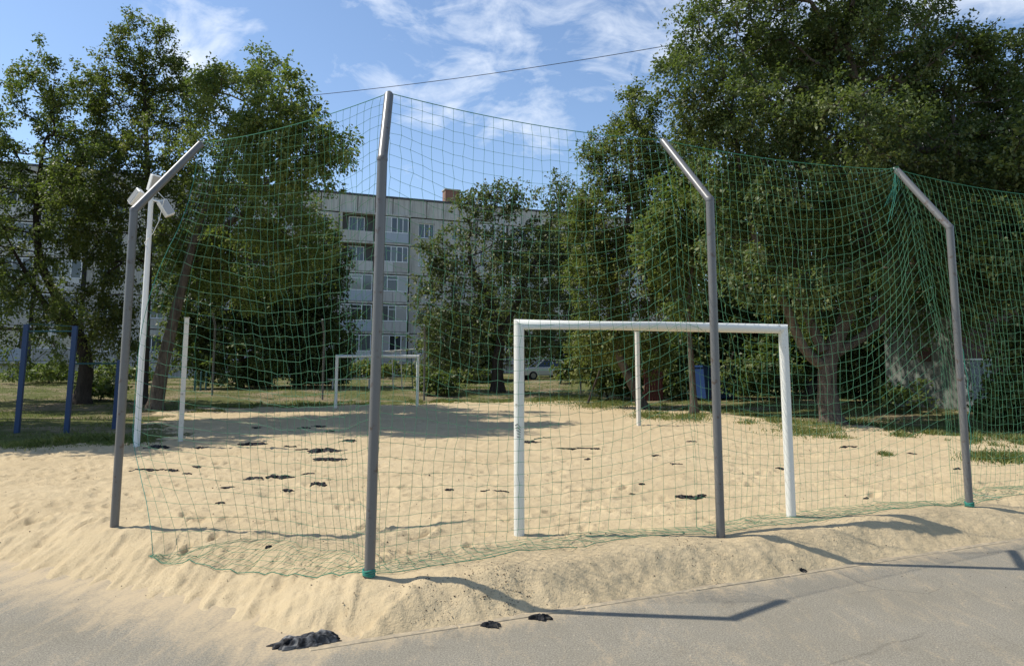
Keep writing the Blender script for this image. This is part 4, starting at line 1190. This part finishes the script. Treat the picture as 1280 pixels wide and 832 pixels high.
def tufts(r, n):
    X_ = []; Y_ = []
    for px, py, sx, sy in ((1255, 572, 42, 7), (1010, 538, 40, 9), (1050, 548, 14, 3), (1175, 540, 26, 4), (1130, 545, 16, 3), (1218, 553, 10, 4), (860, 522, 26, 6), (935, 528, 14, 3), (965, 526, 12, 3), (1108, 570, 9, 2), (700, 500, 50, 6), (820, 520, 30, 5), (120, 552, 60, 6), (30, 556, 40, 5), (750, 507, 40, 5), (1275, 552, 14, 4), (590, 492, 60, 5)):
        a = int(n * sx * sy / 2600) + 30
        gx_ = px + r.standard_normal(a) * sx * .5; gy_ = py + r.standard_normal(a) * sy * .5
        for u_, v_ in zip(gx_, gy_):
            q = gnd(u_, min(max(v_, 487), 600)); X_.append(q.x); Y_.append(q.y)
    return np.array(X_), np.array(Y_)


grass_patch(24000, tufts, .12, 8, 'weed_tufts', 'scattered green weed tufts growing in the sand', .010)

# ------------------------------------------------------------------ rags and scraps on the sand
def crumple(name, p, w, d, h, seed, material, strip=False, lab=None, grp=None, ragged=1.0):
    r = np.random.default_rng(seed); nu, nv = (44, 28) if w > .25 else (18, 11)
    u, v = np.meshgrid(np.linspace(-1, 1, nu), np.linspace(-1, 1, nv))
    a = np.arctan2(v, u); rad_ = np.maximum(np.abs(u), np.abs(v))
    out = np.clip(.95 + ragged * 1.0 * perlin(np.cos(a) * 2.1 + seed, np.sin(a) * 2.1, seed) + ragged * .9 * perlin(np.cos(a) * 4.5 + seed, np.sin(a) * 4.5, seed + 1), .22, 1.7)
    x = np.cos(a) * rad_ * out * w / 2; y = np.sin(a) * rad_ * out * d / 2
    if strip: y = y + .22 * w * perlin(u * 1.6 + seed, u * 0, seed + 2)
    fl = np.abs(np.sin(2.6 * (u * .55 + v * 1.1) + 2.6 * perlin(u * 1.1 + seed, v * 1.1, seed + 3) + seed)) ** 1.4
    rid = .75 * fl + .35 * np.abs(perlin(u * 2.6 + seed, v * 2.6, seed + 4))
    z = h * (np.clip(1 - rad_ ** 4, 0, 1) * (.25 + rid)) + .005 + h * .5 * np.clip(perlin(np.cos(a) * 2.2, np.sin(a) * 2.2 + seed, seed + 4), 0, 1) * rad_
    x = x + h * .4 * perlin(u * 2, v * 2, seed + 6); y = y + h * .4 * perlin(u * 2 + 5, v * 2, seed + 7)
    rot = r.uniform(-.35, .35); X_ = x * math.cos(rot) - y * math.sin(rot); Y_ = x * math.sin(rot) + y * math.cos(rot)
    zb = np.array([[sand_top(p.x + X_[i, j], p.y + Y_[i, j]) for j in range(nu)] for i in range(nv)]) - p.z
    V = np.stack([X_, Y_, z + zb], -1).reshape(-1, 3); Vb = np.stack([X_, Y_, z * .0 + zb - .01], -1).reshape(-1, 3)
    i = np.arange(nv - 1)[:, None] * nu + np.arange(nu - 1)[None]
    F = np.stack([i, i + 1, i + nu + 1, i + nu], -1).reshape(-1, 4); n0 = nu * nv
    ring = list(range(nu)) + [q * nu + nu - 1 for q in range(1, nv)] + [(nv - 1) * nu + q for q in range(nu - 2, -1, -1)] + [q * nu for q in range(nv - 2, 0, -1)]
    S_ = [(ring[(q + 1) % len(ring)], ring[q], n0 + ring[q], n0 + ring[(q + 1) % len(ring)]) for q in range(len(ring))]
    o = mesh_np(name, np.concatenate([V, Vb]), np.concatenate([F, F[:, ::-1] + n0, np.array(S_)]), material, smoothed=True)
    o.location = p
    return tag(o, lab, 'rag' if name == 'rag' else 'scrap', grp)


rags = [(198, 561, 22, 1), (314, 557, 28, 1), (405, 565, 38, 1), (412, 575, 32, 1), (350, 598, 26, 1), (317, 600, 20, 1), (400, 608, 20, 1), (436, 552, 18, 0),
        (184, 590, 28, 2), (216, 590, 12, 0), (234, 594, 9, 0), (246, 585, 10, 0), (386, 594, 13, 0), (284, 612, 15, 0), (360, 615, 12, 0), (275, 628, 10, 0), (251, 561, 11, 0), (362, 560, 14, 2),
        (378, 563, 14, 2), (380, 536, 12, 0), (398, 534, 14, 0), (412, 539, 10, 0), (320, 536, 9, 0),
        (662, 554, 18, 0), (678, 549, 16, 2), (720, 561, 36, 2), (744, 562, 10, 0), (820, 571, 10, 0), (845, 582, 13, 0), (865, 552, 11, 0), (802, 607, 6, 0), (862, 620, 26, 2), (876, 619, 10, 0),
        (1059, 560, 24, 2), (977, 588, 12, 2), (1140, 567, 8, 0), (1196, 587, 8, 0), (1082, 622, 6, 0), (562, 615, 8, 0), (607, 616, 9, 0), (628, 618, 12, 0), (790, 618, 7, 0), (735, 575, 7, 0), (1005, 715, 8, 0), (335, 684, 7, 0)]
names = {0: 'heaped black rag beside the foot of the floodlight mast', 1: 'long low black rag lying between the two white far posts', 2: 'largest spread of torn black rags in the left half of the sand', 3: 'black rag just below the largest spread of torn rags',
         4: 'rounded black rag heap in the middle of the left half of the sand', 5: 'flat black rag next to the rounded rag heap', 6: 'tangled black rag on the bare sand nearest the corner post'}
for k, (px, py, w, kd) in enumerate(rags):
    p = foot(px, py) if py > 640 else gnd(px, py); p.z = sand_top(p.x, p.y); kpx = p.y / FPX
    wm_ = w * kpx * 1.05
    if k in names:
        crumple('rag', p, wm_, wm_ * .8, min(.045, wm_ * .085), 300 + k, M['rag'], lab=names[k], grp='black rags on the sand')
    elif kd == 2:
        crumple('cloth_strip', p, wm_, .055, .014, 300 + k, M['rag'], True, 'narrow torn strip of black cloth on the sand', 'narrow black cloth strips on the sand')
    else:
        crumple('cloth_scrap', p, wm_, wm_ * .7, max(.01, wm_ * .06), 300 + k, M['rag'], False, 'small black scrap of cloth on the sand', 'small black scraps on the sand')
p = gnd(381, 800, ASZ + .02); p.z = sand_top(p.x, p.y)
crumple('rag', p, .44, .17, .05, 923, M['rag_sheen'], ragged=.5, lab='crumpled dark cloth with painted grey sheen lying where sand meets asphalt', grp='black rags on the sand')
for px, py, w, lab in ((614, 771, 20, 'half-buried black rubber scrap at the foot of the sand bank'), (676, 762, 26, 'thin black strip half buried in the sand bank')):
    p = gnd(px, py, -.14); p.z = sand_top(p.x, p.y)
    crumple('rubber_scrap', p, w * p.y / FPX, .06, .03, 950 + px, M['rag'], lab=lab, grp='scraps in the sand bank')

# pebbles and crumbs in the bank
r = np.random.default_rng(77); n = 1000
t_ = r.uniform(-.5, 6, n); e_ = np.abs(r.normal(.25, .16, n)) + .02
t_[:800] = r.choice([.72, 1.12, 1.3, 1.35, 3.1], 800) + r.normal(0, .12, 800)
px_ = EC.x + dR.x * t_ + nR.x * e_; py_ = EC.y + dR.y * t_ + nR.y * e_
px2 = r.uniform(-.7, .7, 900); py2 = r.uniform(5.6, 14, 900); px2 = px2 * py2
px_ = np.concatenate([px_, px2]); py_ = np.concatenate([py_, py2])
pz_ = np.array([sand_top(a, b_) for a, b_ in zip(px_, py_)])
s_ = np.abs(r.normal(.0016, .0018, len(px_))) + .001; s_[1000:] *= 1.5
oct_v = np.array([[1, 0, 0], [0, 1, 0], [-1, 0, 0], [0, -1, 0], [0, 0, .8], [0, 0, -.8]], float); oct_f = np.array([[0, 1, 4], [1, 2, 4], [2, 3, 4], [3, 0, 4], [1, 0, 5], [2, 1, 5], [3, 2, 5], [0, 3, 5]])
V = (np.stack([px_, py_, pz_], -1)[:, None] + oct_v[None] * (s_[:, None] * r.uniform(.6, 1.5, (len(s_), 3)))[:, None]).reshape(-1, 3)
F = (oct_f[None] + (np.arange(len(s_)) * 6)[:, None, None]).reshape(-1, 3)
M['crumb'] = mat('dark_crumb', (.07, .055, .04), .95)
tag(mesh_np('dark_crumbs', V, F, M['crumb']), 'dark crumbs and grit strewn over the sand bank', 'grit', kind='stuff')
